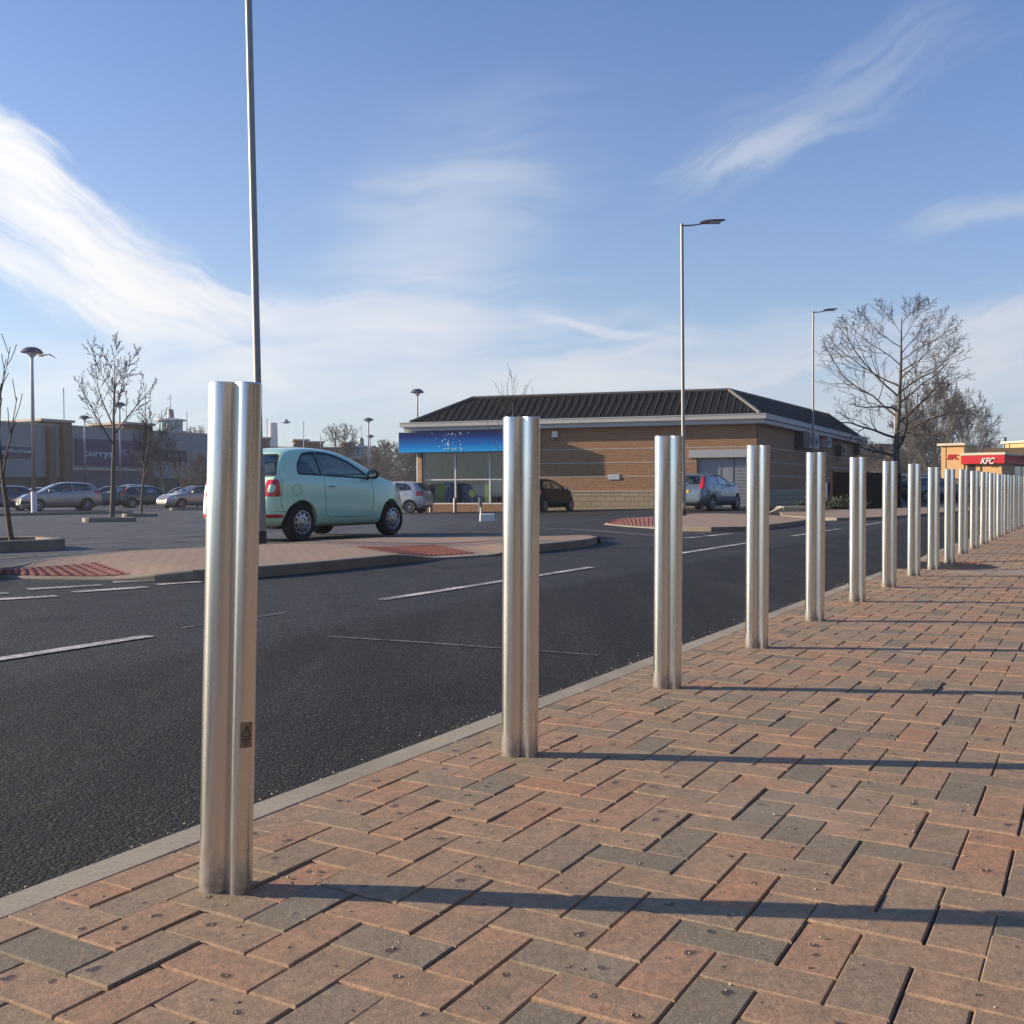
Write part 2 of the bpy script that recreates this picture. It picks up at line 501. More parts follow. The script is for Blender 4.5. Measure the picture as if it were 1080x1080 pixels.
# kerb strip: one length per stone
mb = MB()
L = .914
for i in range(-4, 64):
    s0, s1 = i * L + .006, (i + 1) * L - .006
    n = 3 if 8 < s0 < 15 else 1
    for k in range(n):
        a = s0 + (s1 - s0) * k / n; b = s0 + (s1 - s0) * (k + 1) / n
        o, e = -.103, -.003
        vs = []
        for s in (a, b):
            for (t, z) in ((o, -.2), (o, -.010), (o + .006, -.003), (e - .004, -.0015), (e, -.005), (e, -.2)):
                p = K0 + AX * s + AT * t
                vs.append((p.x, p.y, z + (dip(s, 0) if z > -.1 else 0)))
        mb.add(vs, [(j, j + 1, j + 7, j + 6) for j in range(5)] + [(0, 5, 4, 3, 2, 1), (6, 7, 8, 9, 10, 11)])
tag(mb.build('kerb', M['kerb']), kind='structure')

# herringbone blocks, each a chamfered stone, in one footway mesh
def tact(s, t): return 11.1 < s < 12.35 and .12 < t < .62
def slabz(s, t): return 10.45 < s < 11.1 and .42 < t < 3
rng = random.Random(3)
V = []; FF = []; COL = []; DMP = []; GRIT = []
U = .1
def block(s0, t0, ds, dt):
    z = 0
    g = .0016
    cs, ct = s0 + ds / 2, t0 + dt / 2
    if tact(cs, ct) or slabz(cs, ct): return
    a0, a1, b0, b1 = s0 + g, s0 + ds - g, max(t0, 0) + g, t0 + dt - g
    if b1 - b0 < .03: return
    j = rng.gauss(0, .0010); tx = rng.gauss(0, .007); ty = rng.gauss(0, .007)
    js = rng.gauss(0, .0008); jt = rng.gauss(0, .0008)
    c = .0027
    tone = (rng.random(), rng.random(), rng.random(), 1)
    n = len(V)
    for inset, z in ((0, -.03), (0, -.0040), (c * .45, -.0013), (c, 0)):
        for (s, t) in ((a0 + inset, b0 + inset), (a1 - inset, b0 + inset), (a1 - inset, b1 - inset), (a0 + inset, b1 - inset)):
            p = W2(s + js, t + jt, z + j + (s - cs) * tx + (t - ct) * ty)
            V.append(p); COL.append(tone); DMP.append(0.0)
    for k in range(3):
        for i in range(4):
            i2 = (i + 1) % 4
            FF.append((n + k * 4 + i, n + k * 4 + i2, n + k * 4 + 4 + i2, n + k * 4 + 4 + i))
    FF.append((n + 12, n + 13, n + 14, n + 15))
    if s0 < 9 and t0 < 3.4:
        # drips: a soft edged damp mark with a grain of grit in it
        for _ in range(rng.choice((0, 0, 1, 1, 1, 2, 2, 3))):
            r = rng.uniform(.004, .009) if rng.random() < .6 else rng.uniform(.009, .0165)
            if a1 - a0 < 2 * r + .02 or b1 - b0 < 2 * r + .02: continue
            s = rng.uniform(a0 + r + .008, a1 - r - .008); t = rng.uniform(b0 + r + .008, b1 - r - .008)
            m0 = len(V); N_ = 12
            def top(s_, t_, h): return W2(s_ + js, t_ + jt, z_(s_, t_) + h)
            z_ = lambda a_, b_: j + (a_ - cs) * tx + (b_ - ct) * ty
            V.append(top(s, t, .0004)); COL.append(tone); DMP.append(1.0)
            for rr, dv in ((.5, .9), (.8, .5), (1.0, .0)):
                for k in range(N_):
                    an = 2 * math.pi * k / N_; w = r * rr * (1 + .18 * math.sin(an * 2 + r * 900) + .12 * math.sin(an * 3 + r * 3000))
                    V.append(top(s + w * math.cos(an), t + w * math.sin(an), .0004 if rr < 1 else .00015)); COL.append(tone); DMP.append(dv)
            for k in range(N_):
                k2 = (k + 1) % N_
                FF.append((m0, m0 + 1 + k, m0 + 1 + k2))
                for q_ in range(2): FF.append((m0 + 1 + q_ * N_ + k, m0 + 1 + (q_ + 1) * N_ + k, m0 + 1 + (q_ + 1) * N_ + k2, m0 + 1 + q_ * N_ + k2))
            if rng.random() < .75: GRIT.append((top(s + rng.gauss(0, r * .25), t + rng.gauss(0, r * .25), .001), min(.0042, .0012 + r * .16 * rng.random())))
TM = 4.6
for y in range(2, 460):
    for x in range(-1, int(TM / U)):
        c = (x + y) % 4
        if c == 0: block(y * U, x * U, U, 2 * U)
        elif c == 2: block(y * U, x * U, 2 * U, U)
me = bpy.data.meshes.new('footway'); me.from_pydata(V, [], FF)
ca = me.color_attributes.new('tone', 'FLOAT_COLOR', 'POINT')
ca.data.foreach_set('color', [c for t in COL for c in t])
da = me.attributes.new('damp', 'FLOAT', 'POINT'); da.data.foreach_set('value', DMP)
me.update()
bm = bmesh.new(); bm.from_mesh(me)
bm.normal_update()
bmesh.ops.reverse_faces(bm, faces=[f for f in bm.faces if f.normal.z < -.2])
bm.to_mesh(me); bm.free()
tag(link('footway', me, M['paver']), kind='structure')
# sand bed in the joints, and the plain paving further right
mb = MB()
vs = []; fs = []
SS = [-4 + i * .5 for i in range(120)]; TT = [.0, .3, .6, 1, 1.5, 2.2, 3, TM]
for s in SS:
    for t in TT: vs.append(W2(s, t, -.0070))
for i in range(len(SS) - 1):
    for j in range(len(TT) - 1):
        a = i * len(TT) + j
        fs.append((a, a + 1, a + 1 + len(TT), a + len(TT)))
mb.add(vs, fs)
tag(mb.build('paving_joints', M['sand'], fix=False), kind='structure')
mb = MB()
def q(s0, s1, t0, t1, z):
    mb.add([W2(s0, t0, z), W2(s1, t0, z), W2(s1, t1, z), W2(s0, t1, z)], [(0, 3, 2, 1)])
q(-4, 60, TM, 26, -.004)
q(46, 60, 0, TM, -.004)
q(-4, .2, 0, TM, -.004)
M['farpave'] = brick('outer_block_paving', (.29, .19, .14), (.21, .17, .14), (.08, .06, .045), .2, .1, .005, rot=R_(30), var=.3)
tag(mb.build('far_paving', M['farpave'], fix=False, uv=True), kind='structure')
# pale slabs and red ribbed tactile slabs at the dropped kerb
mb = MB()
for i in range(6):
    t0 = .43 + i * .42
    mb.add([W2(s, t, z) for z in (-.03, 0) for (s, t) in ((10.46, t0), (11.085, t0), (11.085, t0 + .415), (10.46, t0 + .415))],
           [(4, 7, 6, 5), (0, 1, 5, 4), (1, 2, 6, 5), (2, 3, 7, 6), (3, 0, 4, 7)])
tag(mb.build('paving_slabs', M['slab']), kind='structure')
mb = MB()
for i in range(3):
    s0 = 11.11 + i * .41
    mb.add([W2(s, t, z) for z in (-.03, 0) for (s, t) in ((s0, .13), (s0 + .405, .13), (s0 + .405, .615), (s0, .615))],
           [(4, 7, 6, 5), (0, 1, 5, 4), (1, 2, 6, 5), (2, 3, 7, 6), (3, 0, 4, 7)])
    for k in range(6):
        for l in range(7):
            c = W2(s0 + .035 + k * .067, .165 + l * .067, 0)
            mb.tube([c - Vector((0, 0, .002)), c + Vector((0, 0, .003)), c + Vector((0, 0, .006))], [.017, .016, .011], 8)
tag(mb.build('tactile_paving', M['redslab'], smooth=True), kind='structure')

# grit lying on the blocks
mb = MB()
rg = random.Random(11)
for i in range(1500):
    s = .3 + 11 * rg.random() ** 1.6; t = rg.random() * 3.2
    r = .0012 + .0030 * rg.random() ** 3
    p = W2(s, t, r * .5)
    GRIT.append((p, r))
for i in range(1100):
    # grit swept into the gutter along the kerb
    s = .2 + 9 * rg.random() ** 1.4; t = -.108 - abs(rg.gauss(0, .05)); r = .0012 + .0035 * rg.random() ** 3
    p = K0 + AX * s + AT * t; GRIT.append((Vector((p.x, p.y, gz(p.x, p.y) + r * .5)), r))
for p, r in GRIT:
    k = [Vector((rg.uniform(.7, 1.3) * a, rg.uniform(.7, 1.3) * b, rg.uniform(.6, 1.) * c)) for a, b, c in ((1, 0, 0), (-1, 0, 0), (0, 1, 0), (0, -1, 0), (0, 0, 1), (0, 0, -1))]
    mb.add([p + v * r for v in k], [(0, 2, 4), (2, 1, 4), (1, 3, 4), (3, 0, 4), (2, 0, 5), (1, 2, 5), (3, 1, 5), (0, 3, 5)])
tag(mb.build('loose_grit', simple('pale_grit', (.42, .37, .30), .8, 0, .5, 90)), kind='stuff')

# ------------------------------------------------------------------ road markings (sheets 5 mm above the tarmac)
def strip(mb, pts, w, dz=.006, step=1.0):
    pts = [Vector((p[0], p[1], 0)) for p in pts]
    for a, b in zip(pts, pts[1:]):
        d = (b - a); n = max(1, int(d.length / step)); nn = Vector((-d.y, d.x, 0)).normalized() * w / 2
        vs = []
        for i in range(n + 1):
            c = a + d * i / n
            for e in (c - nn, c + nn): vs.append((e.x, e.y, gz(e.x, e.y) + dz))
        mb.add(vs, [(2 * i, 2 * i + 1, 2 * i + 3, 2 * i + 2) for i in range(n)])
mb = MB()
for k in range(8):
    s1 = 4.08 + k * 5.8; s0 = s1 - 3.63
    o = AT * -4.7
    a = o + AX * s0; b = o + AX * s1
    strip(mb, [a, b], .10)
def pxs(*a, w=.1, m=None):
    strip(m or mb, [G(x, y) for x, y in a], w)
pxs((29, 622), (107, 617.5), w=.15)
pxs((78, 625), (155, 619.5), w=.15)
pxs((-30, 634.5), (60, 629), w=.15)
pxs((-25, 628), (9, 626), w=.15)
pxs((119, 614.5), (164, 613), w=.10)
pxs((165.5, 617), (212, 614), w=.13)
pxs((719, 568), (740, 566.3), w=.13); pxs((745, 565.7), (771, 563), w=.13)
pxs((719, 562.3), (744, 562.6), w=.1)
pxs((870, 549.5), (884, 548.2), w=.12); pxs((889, 548), (896, 547.4), w=.12)
pxs((948, 547.3), (962, 547.3), w=.1); pxs((977, 547.2), (998, 546.5), w=.1)
tag(mb.build('road_markings', M['line'], fix=False), kind='structure')
mb = MB()
pxs((567, 557.3), (600, 558), (691, 565), w=.12)
pxs((438, 554), (503, 551), w=.1)
pxs((567, 551.2), (642, 547.6), w=.1)
pxs((585, 548.3), (640, 546.6), w=.08)
pxs((75, 569), (212, 564.5), w=.1)
pxs((60, 574.5), (212, 569), w=.1)
pxs((-20, 591), (60, 585.5), w=.1)
pxs((0, 566.5), (50, 565.5), w=.08)
pxs((105, 560), (205, 556), w=.08)
pxs((345, 672), (440, 678), (630, 692), w=.018)
pxs((192, 663), (300, 647), w=.02)
pxs((868, 552.5), (896, 551.3), w=.06)
tag(mb.build('worn_road_markings', M['fline'], fix=False), kind='structure')

# ------------------------------------------------------------------ kerbed islands
def resample(pts, n):
    pts = [Vector(p) for p in pts]
    ls = [0]
    for a, b in zip(pts, pts[1:]): ls.append(ls[-1] + (b - a).length)
    out = []
    for i in range(n):
        d = ls[-1] * i / (n - 1)
        k = max(j for j in range(len(ls)) if ls[j] <= d + 1e-9)
        k = min(k, len(pts) - 2)
        out.append(pts[k].lerp(pts[k + 1], (d - ls[k]) / max(1e-9, ls[k + 1] - ls[k])))
    return out
def island(name, near, back, hfun, tact_ranges, n=60, kw=.13, h=.1, kmat=None):
    """near/back: ground outlines; a kerb ring of varying height round block paving"""
    N = resample(near, n); B = resample(back, n)
    kb = MB(); pv = MB(); 
    def ht(i): return hfun(i / (n - 1))
    rows = []
    for i in range(n):
        a, b = N[i].copy(), B[i].copy()
        w = (b - a).length
        d = (b - a).normalized() if w > 1e-4 else AT
        k = min(kw, w * .3)
        H = ht(i)
        ga, gb = gz(a.x, a.y), gz(b.x, b.y)
        pts = [(a, ga - .05), (a, ga + H - .012), (a + d * min(.012, k * .3), ga + H), (a + d * k, ga + H),
               (b - d * k, gb + h * .9), (b - d * min(.012, k * .3), gb + h * .9), (b, gb + h * .9 - .012), (b, gb - .05)]
        rows.append([(p.x, p.y, z) for p, z in pts])
    vs = [v for r in rows for v in r]
    kf = []; pf = []
    for i in range(n - 1):
        for j in range(7):
            f = (i * 8 + j, i * 8 + j + 1, (i + 1) * 8 + j + 1, (i + 1) * 8 + j)
            (pf if j == 3 else kf).append(f)
    kb.add(vs, kf)
    kb.f.append(tuple(range(8))); kb.f.append(tuple((n - 1) * 8 + j for j in range(8)))
    top = MB()
    vs2 = []
    for r in rows:
        a = Vector(r[3]); b = Vector(r[4])
        for q_ in range(5): vs2.append(a.lerp(b, q_ / 4) - Vector((0, 0, .002)))
    top.add(vs2, [(i * 5 + j, i * 5 + j + 1, (i + 1) * 5 + j + 1, (i + 1) * 5 + j) for i in range(n - 1) for j in range(4)])
    root = empty(name, tuple((N[n // 2] + B[n // 2]) / 2))
    root.location.z = gz(root.location.x, root.location.y)
    k_ = kb.build('kerb_edge', kmat or M['oldkerb'], fix=True); t_ = top.build('paved_top', M['islandpave'], fix=True, uv=True)
    for o in (k_, t_):
        o.parent = root; o.matrix_parent_inverse = Matrix.Translation(root.location).inverted()
    # tactile slabs with raised blisters
    for (u0, u1, v0, v1) in tact_ranges:
        tm = MB()
        def PT(u, v):
            x = u * (n - 1); i = min(int(x), n - 2); f = x - i
            a = Vector(rows[i][3]).lerp(Vector(rows[i + 1][3]), f); b = Vector(rows[i][4]).lerp(Vector(rows[i + 1][4]), f)
            return a.lerp(b, v) + Vector((0, 0, .004))
        m_ = 14
        vv = [PT(u0 + (u1 - u0) * i / m_, v0 + (v1 - v0) * j / 3) for i in range(m_ + 1) for j in range(4)]
        tm.add(vv, [(i * 4 + j, i * 4 + j + 1, (i + 1) * 4 + j + 1, (i + 1) * 4 + j) for i in range(m_) for j in range(3)])
        p0 = PT(u0, (v0 + v1) / 2); p1 = PT(u1, (v0 + v1) / 2)
        cu = max(3, int((p1 - p0).length / .085)); wv = (PT((u0 + u1) / 2, v1) - PT((u0 + u1) / 2, v0)).length
        cv = max(2, int(wv / .085))
        for i in range(cu):
            for j in range(cv):
                c = PT(u0 + (u1 - u0) * (i + .5) / cu, v0 + (v1 - v0) * (j + .5) / cv)
                tm.tube([c - Vector((0, 0, .003)), c + Vector((0, 0, .006)), c + Vector((0, 0, .009))], [.026, .023, .014], 6)
        o = tm.build('tactile_slabs', M['redslab'], fix=True)
        o.parent = root; o.matrix_parent_inverse = Matrix.Translation(root.location).inverted()
    return root
near = [G(*p) for p in ((-40, 607), (0, 609.5), (57, 611.5), (115, 612.5), (165, 613.2), (210, 613), (272, 609.3), (340, 603), (415, 595), (467, 590), (529, 586), (567, 582.3), (600, 579), (622, 575.8), (632, 572.5))]
T = .065
back = [G(x, y, T) for x, y in ((-40, 603.5), (0, 599), (32, 592), (64, 587), (130, 580.5), (211, 576.5), (272, 573.5), (340, 569.5), (411, 566), (460, 565), (529, 563.3), (567, 563.2), (600, 563.2), (622, 564), (633, 566.5))]
i1 = island('traffic_island', near, back,
       lambda u: .02 + .085 * (sst((u - .17) / .10) * (1 - sst((u - .50) / .10)) + sst((u - .66) / .08)), [(.045, .205, .06, .62), (.53, .655, .06, .5)])
tag(i1, 'long kerbed brick traffic island with two red studded patches beside the mint green car', 'traffic island')
near = [G(*p) for p in ((637, 553.3), (660, 555.5), (691, 557.8), (718, 560.3), (750, 560.8), (787, 560.3), (811, 558), (850, 552.5), (858, 550.8))]
T = .03
back = [G(x, y, T) for x, y in ((642, 549), (654, 545.8), (691, 543.7), (731, 541), (757, 541), (787, 542), (815, 543.6), (850, 547), (858, 549))]
i2 = island('traffic_island', near, back, lambda u: .02 + .07 * sst((u - .25) / .12), [(.02, .3, .1, .9)])
tag(i2, 'smaller brick traffic island with one red studded end, before the silver blue hatchback', 'traffic island')
# footway at the far side, in front of the planting
near = [G(*p) for p in ((826, 546), (850, 548), (880, 549), (915, 548.5), (950, 546.5), (1000, 542), (1060, 538))]
back = [G(*p) for p in ((820, 539), (850, 540), (880, 539.5), (915, 538.8), (950, 537.5), (1000, 533), (1060, 530))]
i3 = island('far_footway', near, back, lambda u: .07, [], h=.07)
i3['kind'] = 'structure'
for c in i3.children: pass

def kerbed_bed(px0, px1, yb, depth, h, label, kmat='oldkerb', group=None, name='tree_bed'):
    """small kerbed planting bed whose near edge runs between two ground pixels"""
    a = G(px0, yb[0]); b = G(px1, yb[1])
    u = (b - a); u.z = 0; Lh = u.length; u.normalize(); v = Vector((-u.y, u.x, 0))
    if v.y < 0: v = -v
    c = (a + b) / 2 + v * depth / 2
    z = gz(c.x, c.y)
    root = empty(name, (c.x, c.y, z), math.atan2(u.y, u.x), label, 'tree bed', group)
    m_ = MB(); w = .15
    r = lambda i: [(-Lh / 2 + i, -depth / 2 + i + .1), (-Lh / 2 + i + .1, -depth / 2 + i), (Lh / 2 - i - .25, -depth / 2 + i), (Lh / 2 - i, -depth / 2 + i + .25), (Lh / 2 - i, depth / 2 - i - .25), (Lh / 2 - i - .25, depth / 2 - i), (-Lh / 2 + i + .1, depth / 2 - i), (-Lh / 2 + i, depth / 2 - i - .1)]
    vs = [(x, y, -.08) for x, y in r(0)] + [(x, y, h - .012) for x, y in r(0)] + [(x, y, h) for x, y in r(.012)] + [(x, y, h) for x, y in r(w)] + [(x, y, h - .06) for x, y in r(w)]
    fs = []
    for k in range(4):
        for i in range(8):
            j = (i + 1) % 8
            fs.append((k * 8 + i, k * 8 + j, k * 8 + 8 + j, k * 8 + 8 + i))
    m_.add(vs, fs); m_.build('kerb_edge', M[kmat], root)
    m2 = MB(); m2.add([(x, y, h - .05) for x, y in r(w - .01)], [tuple(range(8))]); m2.build('soil', M['soil'], root)
    return root
kerbed_bed(-60, 75, (585, 579.5), 1.5, .15, 'weathered stone kerbed bed holding the leaning sapling at the left', name='tree_bed')
kerbed_bed(90, 145, (551, 550.3), 1.1, .14, 'dark kerbed bed under the broad bare tree near the shining car park lamp')
kerbed_bed(131, 167, (545.5, 545), 1.1, .14, 'dark kerbed bed under the thin bare tree beside the dark teal hatchback')
kerbed_bed(180, 222, (538.5, 538), 1.2, .14, 'dark kerbed bed in front of the grey saloon beside the mint green car')
kerbed_bed(-40, 142, (545.3, 541.5), 1.3, .12, 'long low kerb bed running in front of the silver people carrier', name='kerbed_bed')
# ================================================================== CARS
TMPC = bpy.data.collections.new('work'); C.children.link(TMPC)
def bool_(me, ops):
    """difference / intersect a mesh with other meshes, returns a new mesh"""
    o = bpy.data.objects.new('a', me); TMPC.objects.link(o)
    tmp = []
    for b, op in ops:
        x = bpy.data.objects.new('b', b); TMPC.objects.link(x); tmp.append(x)
        m = o.modifiers.new('m', 'BOOLEAN'); m.operation = op; m.object = x
        try: m.solver = 'MANIFOLD'
        except Exception: m.solver = 'EXACT'
    bpy.context.view_layer.update()
    dg = bpy.context.evaluated_depsgraph_get()
    r = bpy.data.meshes.new_from_object(o.evaluated_get(dg))
    for x in [o] + tmp: bpy.data.objects.remove(x)
    return r

def pchip(pts):
    xs = [p[0] for p in pts]; ys = [p[1] for p in pts]; n = len(xs)
    h = [xs[i + 1] - xs[i] for i in range(n - 1)]; d = [(ys[i + 1] - ys[i]) / h[i] for i in range(n - 1)]
    m = [d[0]] + [0] * (n - 2) + [d[-1]]
    for i in range(1, n - 1):
        if d[i - 1] * d[i] > 0:
            w1 = 2 * h[i] + h[i - 1]; w2 = h[i] + 2 * h[i - 1]
            m[i] = (w1 + w2) / (w1 / d[i - 1] + w2 / d[i])
    def f(x):
        if x <= xs[0]: return ys[0]
        if x >= xs[-1]: return ys[-1]
        i = max(j for j in range(n - 1) if xs[j] <= x)
        t = (x - xs[i]) / h[i]
        return ((2 * t ** 3 - 3 * t * t + 1) * ys[i] + (t ** 3 - 2 * t * t + t) * h[i] * m[i] + (-2 * t ** 3 + 3 * t * t) * ys[i + 1] + (t ** 3 - t * t) * h[i] * m[i + 1])
    return f

def rpoly(pts, r=.05, n=5):
    """polygon with rounded corners"""
    out = []
    N = len(pts)
    for i in range(N):
        p = Vector(pts[i]).to_3d(); a = Vector(pts[i - 1]).to_3d(); b = Vector(pts[(i + 1) % N]).to_3d()
        rr = pts[i][2] if len(pts[i]) > 2 else r
        p.z = a.z = b.z = 0
        da = (a - p); db = (b - p)
        k = min(rr, da.length * .45, db.length * .45)
        p0 = p + da.normalized() * k; p1 = p + db.normalized() * k
        for j in range(n + 1):
            t = j / n
            v = p0 * (1 - t) ** 2 + p * 2 * t * (1 - t) + p1 * t * t
            out.append((v.x, v.y))
    return out

def car_loft(S, ins=0.0, xa=None, xb=None, zmin=None):
    L, W = S['L'], S['W']
    zt_ = pchip(S['sil']); zb_ = pchip(S['bot']); belt = pchip(S['belt'])
    sc = S.get('scale_top', .33)
    x0, x1 = ins, L - ins
    if xa is not None: x0 = max(x0, xa)
    if xb is not None: x1 = min(x1, xb)
    xs = set()
    N = 76
    for i in range(N + 1):
        u = i / N
        xs.add(x0 + (x1 - x0) * (u - .11 * math.sin(2 * math.pi * u) ))
    for e in (.004, .012, .025, .045, .07):
        if x0 + e < x1: xs.add(x0 + e); xs.add(x1 - e)
    xs = sorted(xs)
    vs = []; fs = []
    RR = S.get('cap', .08)
    nsec = None
    for x in xs:
        xr = max(0, min(L, x))
        zt = zt_(xr) - ins; zb = zb_(xr) + ins
        if zmin: zb = max(zb, zmin)
        ar, Lr, af, Lf = S['plan']
        w = W / 2 * (1 - ar * max(0, 1 - xr / Lr) ** 2.3 - af * max(0, 1 - (L - xr) / Lf) ** 2.3) - ins
        e = min(x - x0, x1 - x)
        if e < RR and xa is None:
            k = RR - math.sqrt(max(0, RR * RR - (RR - e) ** 2))
            w -= k * .9; zb += k * .8; zt -= k * .35
        zt = max(zt, zb + .1)
        bz = min(belt(xr), zt - .045)
        hi = zt - bz
        y6 = .945 * w - hi * sc
        fl = S.get('flare', .0)
        zm = zb + (bz - zb) * .42
        pts = [(0, zb), (.55 * w, zb), (.86 * w, zb), (.955 * w, zb + min(.07, (bz - zb) * .2)), (.992 * w, zb + (bz - zb) * .25), (1.0 * w, zm), (.995 * w, zb + (bz - zb) * .68), (.975 * w, bz - min(.06, (bz - zb) * .15)), (.948 * w, bz),
               (.945 * w - hi * sc * .5, bz + hi * .5), (y6 + .01 * w, zt - min(.075, hi * .3)), (y6 - .06 * min(1, hi / .3) - .02, zt - min(.028, hi * .12)), (y6 * .6, zt - .006), (y6 * .3, zt - .001), (0, zt)]
        # cubic b-spline
        P3 = [pts[0]] + pts + [pts[-1]]
        P3 = [(-pts[1][0], pts[1][1])] + pts + [(-pts[-2][0], pts[-2][1])]
        sec = []
        for i in range(len(P3) - 3):
            for t in (0, .5):
                b0 = (1 - t) ** 3 / 6; b1 = (3 * t ** 3 - 6 * t * t + 4) / 6; b2 = (-3 * t ** 3 + 3 * t * t + 3 * t + 1) / 6; b3 = t ** 3 / 6
                a, b, c, d = P3[i:i + 4]
                sec.append((max(0, b0 * a[0] + b1 * b[0] + b2 * c[0] + b3 * d[0]), b0 * a[1] + b1 * b[1] + b2 * c[1] + b3 * d[1]))
        a, b, c = P3[-3], P3[-2], P3[-1]
        sec.append((0, (a[1] + 4 * b[1] + c[1]) / 6))
        sec[0] = (0, sec[0][1])
        full = [(x, y, z) for y, z in sec] + [(x, -y, z) for y, z in reversed(sec[1:-1])]
        nsec = len(full)
        vs += full
    n = len(xs)
    for i in range(n - 1):
        for j in range(nsec):
            j2 = (j + 1) % nsec
            fs.append((i * nsec + j, i * nsec + j2, (i + 1) * nsec + j2, (i + 1) * nsec + j))
    for base, x in ((0, xs[0]), ((n - 1) * nsec, xs[-1])):
        zc = sum(vs[base + j][2] for j in range(nsec)) / nsec
        ci = len(vs); vs.append((x, 0, zc))
        for j in range(nsec): fs.append((ci, base + j, base + (j + 1) % nsec))
    m = MB(); m.v = vs; m.f = fs
    return m.mesh('loft', True)

def inset(raw, k):
    """move the straight sides of a polygon inward by k, keeping its corner radii"""
    n = len(raw); P_ = [Vector(p[:2]) for p in raw]
    area = sum(P_[i].x * P_[(i + 1) % n].y - P_[(i + 1) % n].x * P_[i].y for i in range(n)); sg = 1 if area > 0 else -1
    out = []
    for i in range(n):
        a, b, c = P_[i - 1], P_[i], P_[(i + 1) % n]
        d1 = (b - a).normalized(); d2 = (c - b).normalized()
        n1 = Vector((-d1.y, d1.x)) * sg; n2 = Vector((-d2.y, d2.x)) * sg
        m = (n1 + n2) / max(.25, 1 + n1.dot(n2))
        q_ = b + m * k
        out.append((q_.x, q_.y, max(.006, (raw[i][2] if len(raw[i]) > 2 else .05) - k)))
    return out
def pm(poly, a, b, axis):
    return MB().prism(poly, a, b, axis).mesh('p', True)
def grow(poly, k):
    cx = sum(p[0] for p in poly) / len(poly); cy = sum(p[1] for p in poly) / len(poly)
    n = len(poly); out = []
    area = sum(poly[i][0] * poly[(i + 1) % n][1] - poly[(i + 1) % n][0] * poly[i][1] for i in range(n))
    sgn = 1 if area > 0 else -1
    for i in range(n):
        a, b, c = Vector(poly[i - 1][:2]), Vector(poly[i][:2]), Vector(poly[(i + 1) % n][:2])
        t = (c - a)
        if t.length < 1e-9: out.append((b.x, b.y)); continue
        t.normalize(); out.append((b.x + t.y * k * sgn, b.y - t.x * k * sgn))
    return out

def wheel(root, x, y, r, w, side, style, name='wheel'):
    e = empty(name, (x, y, r)); e.parent = root
    Mx = Matrix.Rotation(-side * math.pi / 2, 4, 'X')      # lathe z axis -> outward
    t = MB()
    h = w / 2
    t.lathe([(r * .66, -h * .9), (r * .9, -h), (r * .985, -h * .72), (r, -h * .5), (r, -h * .18), (r * .982, -h * .16), (r * .982, -h * .10), (r, -h * .08), (r, h * .08), (r * .982, h * .10), (r * .982, h * .16), (r, h * .18), (r, h * .5), (r * .985, h * .72), (r * .9, h), (r * .68, h * .88), (r * .655, h * .7)], 36, Mx)
    t.build('tyre', M['rubber'], e, True)
    m = MB()
    if style == 'hubcap':
        # domed cover with a ring of ten holes round a raised centre
        m.lathe([(r * .66, h * .75), (r * .64, h * .93), (r * .60, h * .95), (r * .57, h * .84)], 40, Mx)
        nh = 10
        seg = nh * 6
        vs = []; fs = []
        for k in range(seg):
            a = 2 * math.pi * k / seg
            hole = (k % 6) in (0, 1)
            for rr, zz in ((.57, .84), (.545, .80), (.42, .86), (.36, .92), (.27, .96), (.24, .82), (.12, .90), (.0, .93)):
                vs.append(Mx @ Vector((r * rr * math.cos(a), r * rr * math.sin(a), h * zz)))
        for k in range(seg):
            k2 = (k + 1) % seg
            for i in range(7):
                if i == 1 and (k % 6) in (1, 2, 3): continue
                fs.append((k * 8 + i, k2 * 8 + i, k2 * 8 + i + 1, k * 8 + i + 1))
        m.add(vs, fs)
    else:
        m.lathe([(r * .66, h * .7), (r * .64, h * .9), (r * .60, h * .9), (r * .57, h * .5)], 36, Mx)
        m.lathe([(r * .20, h * .55), (r * .18, h * .82), (.0, h * .86)], 20, Mx)
        ns = 5 if style == 'five' else 7
        for k in range(ns):
            a = 2 * math.pi * k / ns + .3
            for da in ((-.12, .12) if style == 'five' else (0,)):
                p0 = Vector((r * .12 * math.cos(a), r * .12 * math.sin(a), h * .72)); p1 = Vector((r * .60 * math.cos(a + da), r * .60 * math.sin(a + da), h * .72))
                q0 = MB().tube([p0, p0.lerp(p1, .5) + Vector((0, 0, h * .05)), p1], [r * .055, r * .045, r * .05], 6)
                m.add([Mx @ Vector(v) for v in q0.v], q0.f)
    m.build('rim', M['alloy'], e, True)
    d = MB(); d.lathe([(0, h * .35), (r * .66, h * .35), (r * .66, -h * .5)], 24, Mx)
    d.build('brake_disc', M['black'], e)
    return e

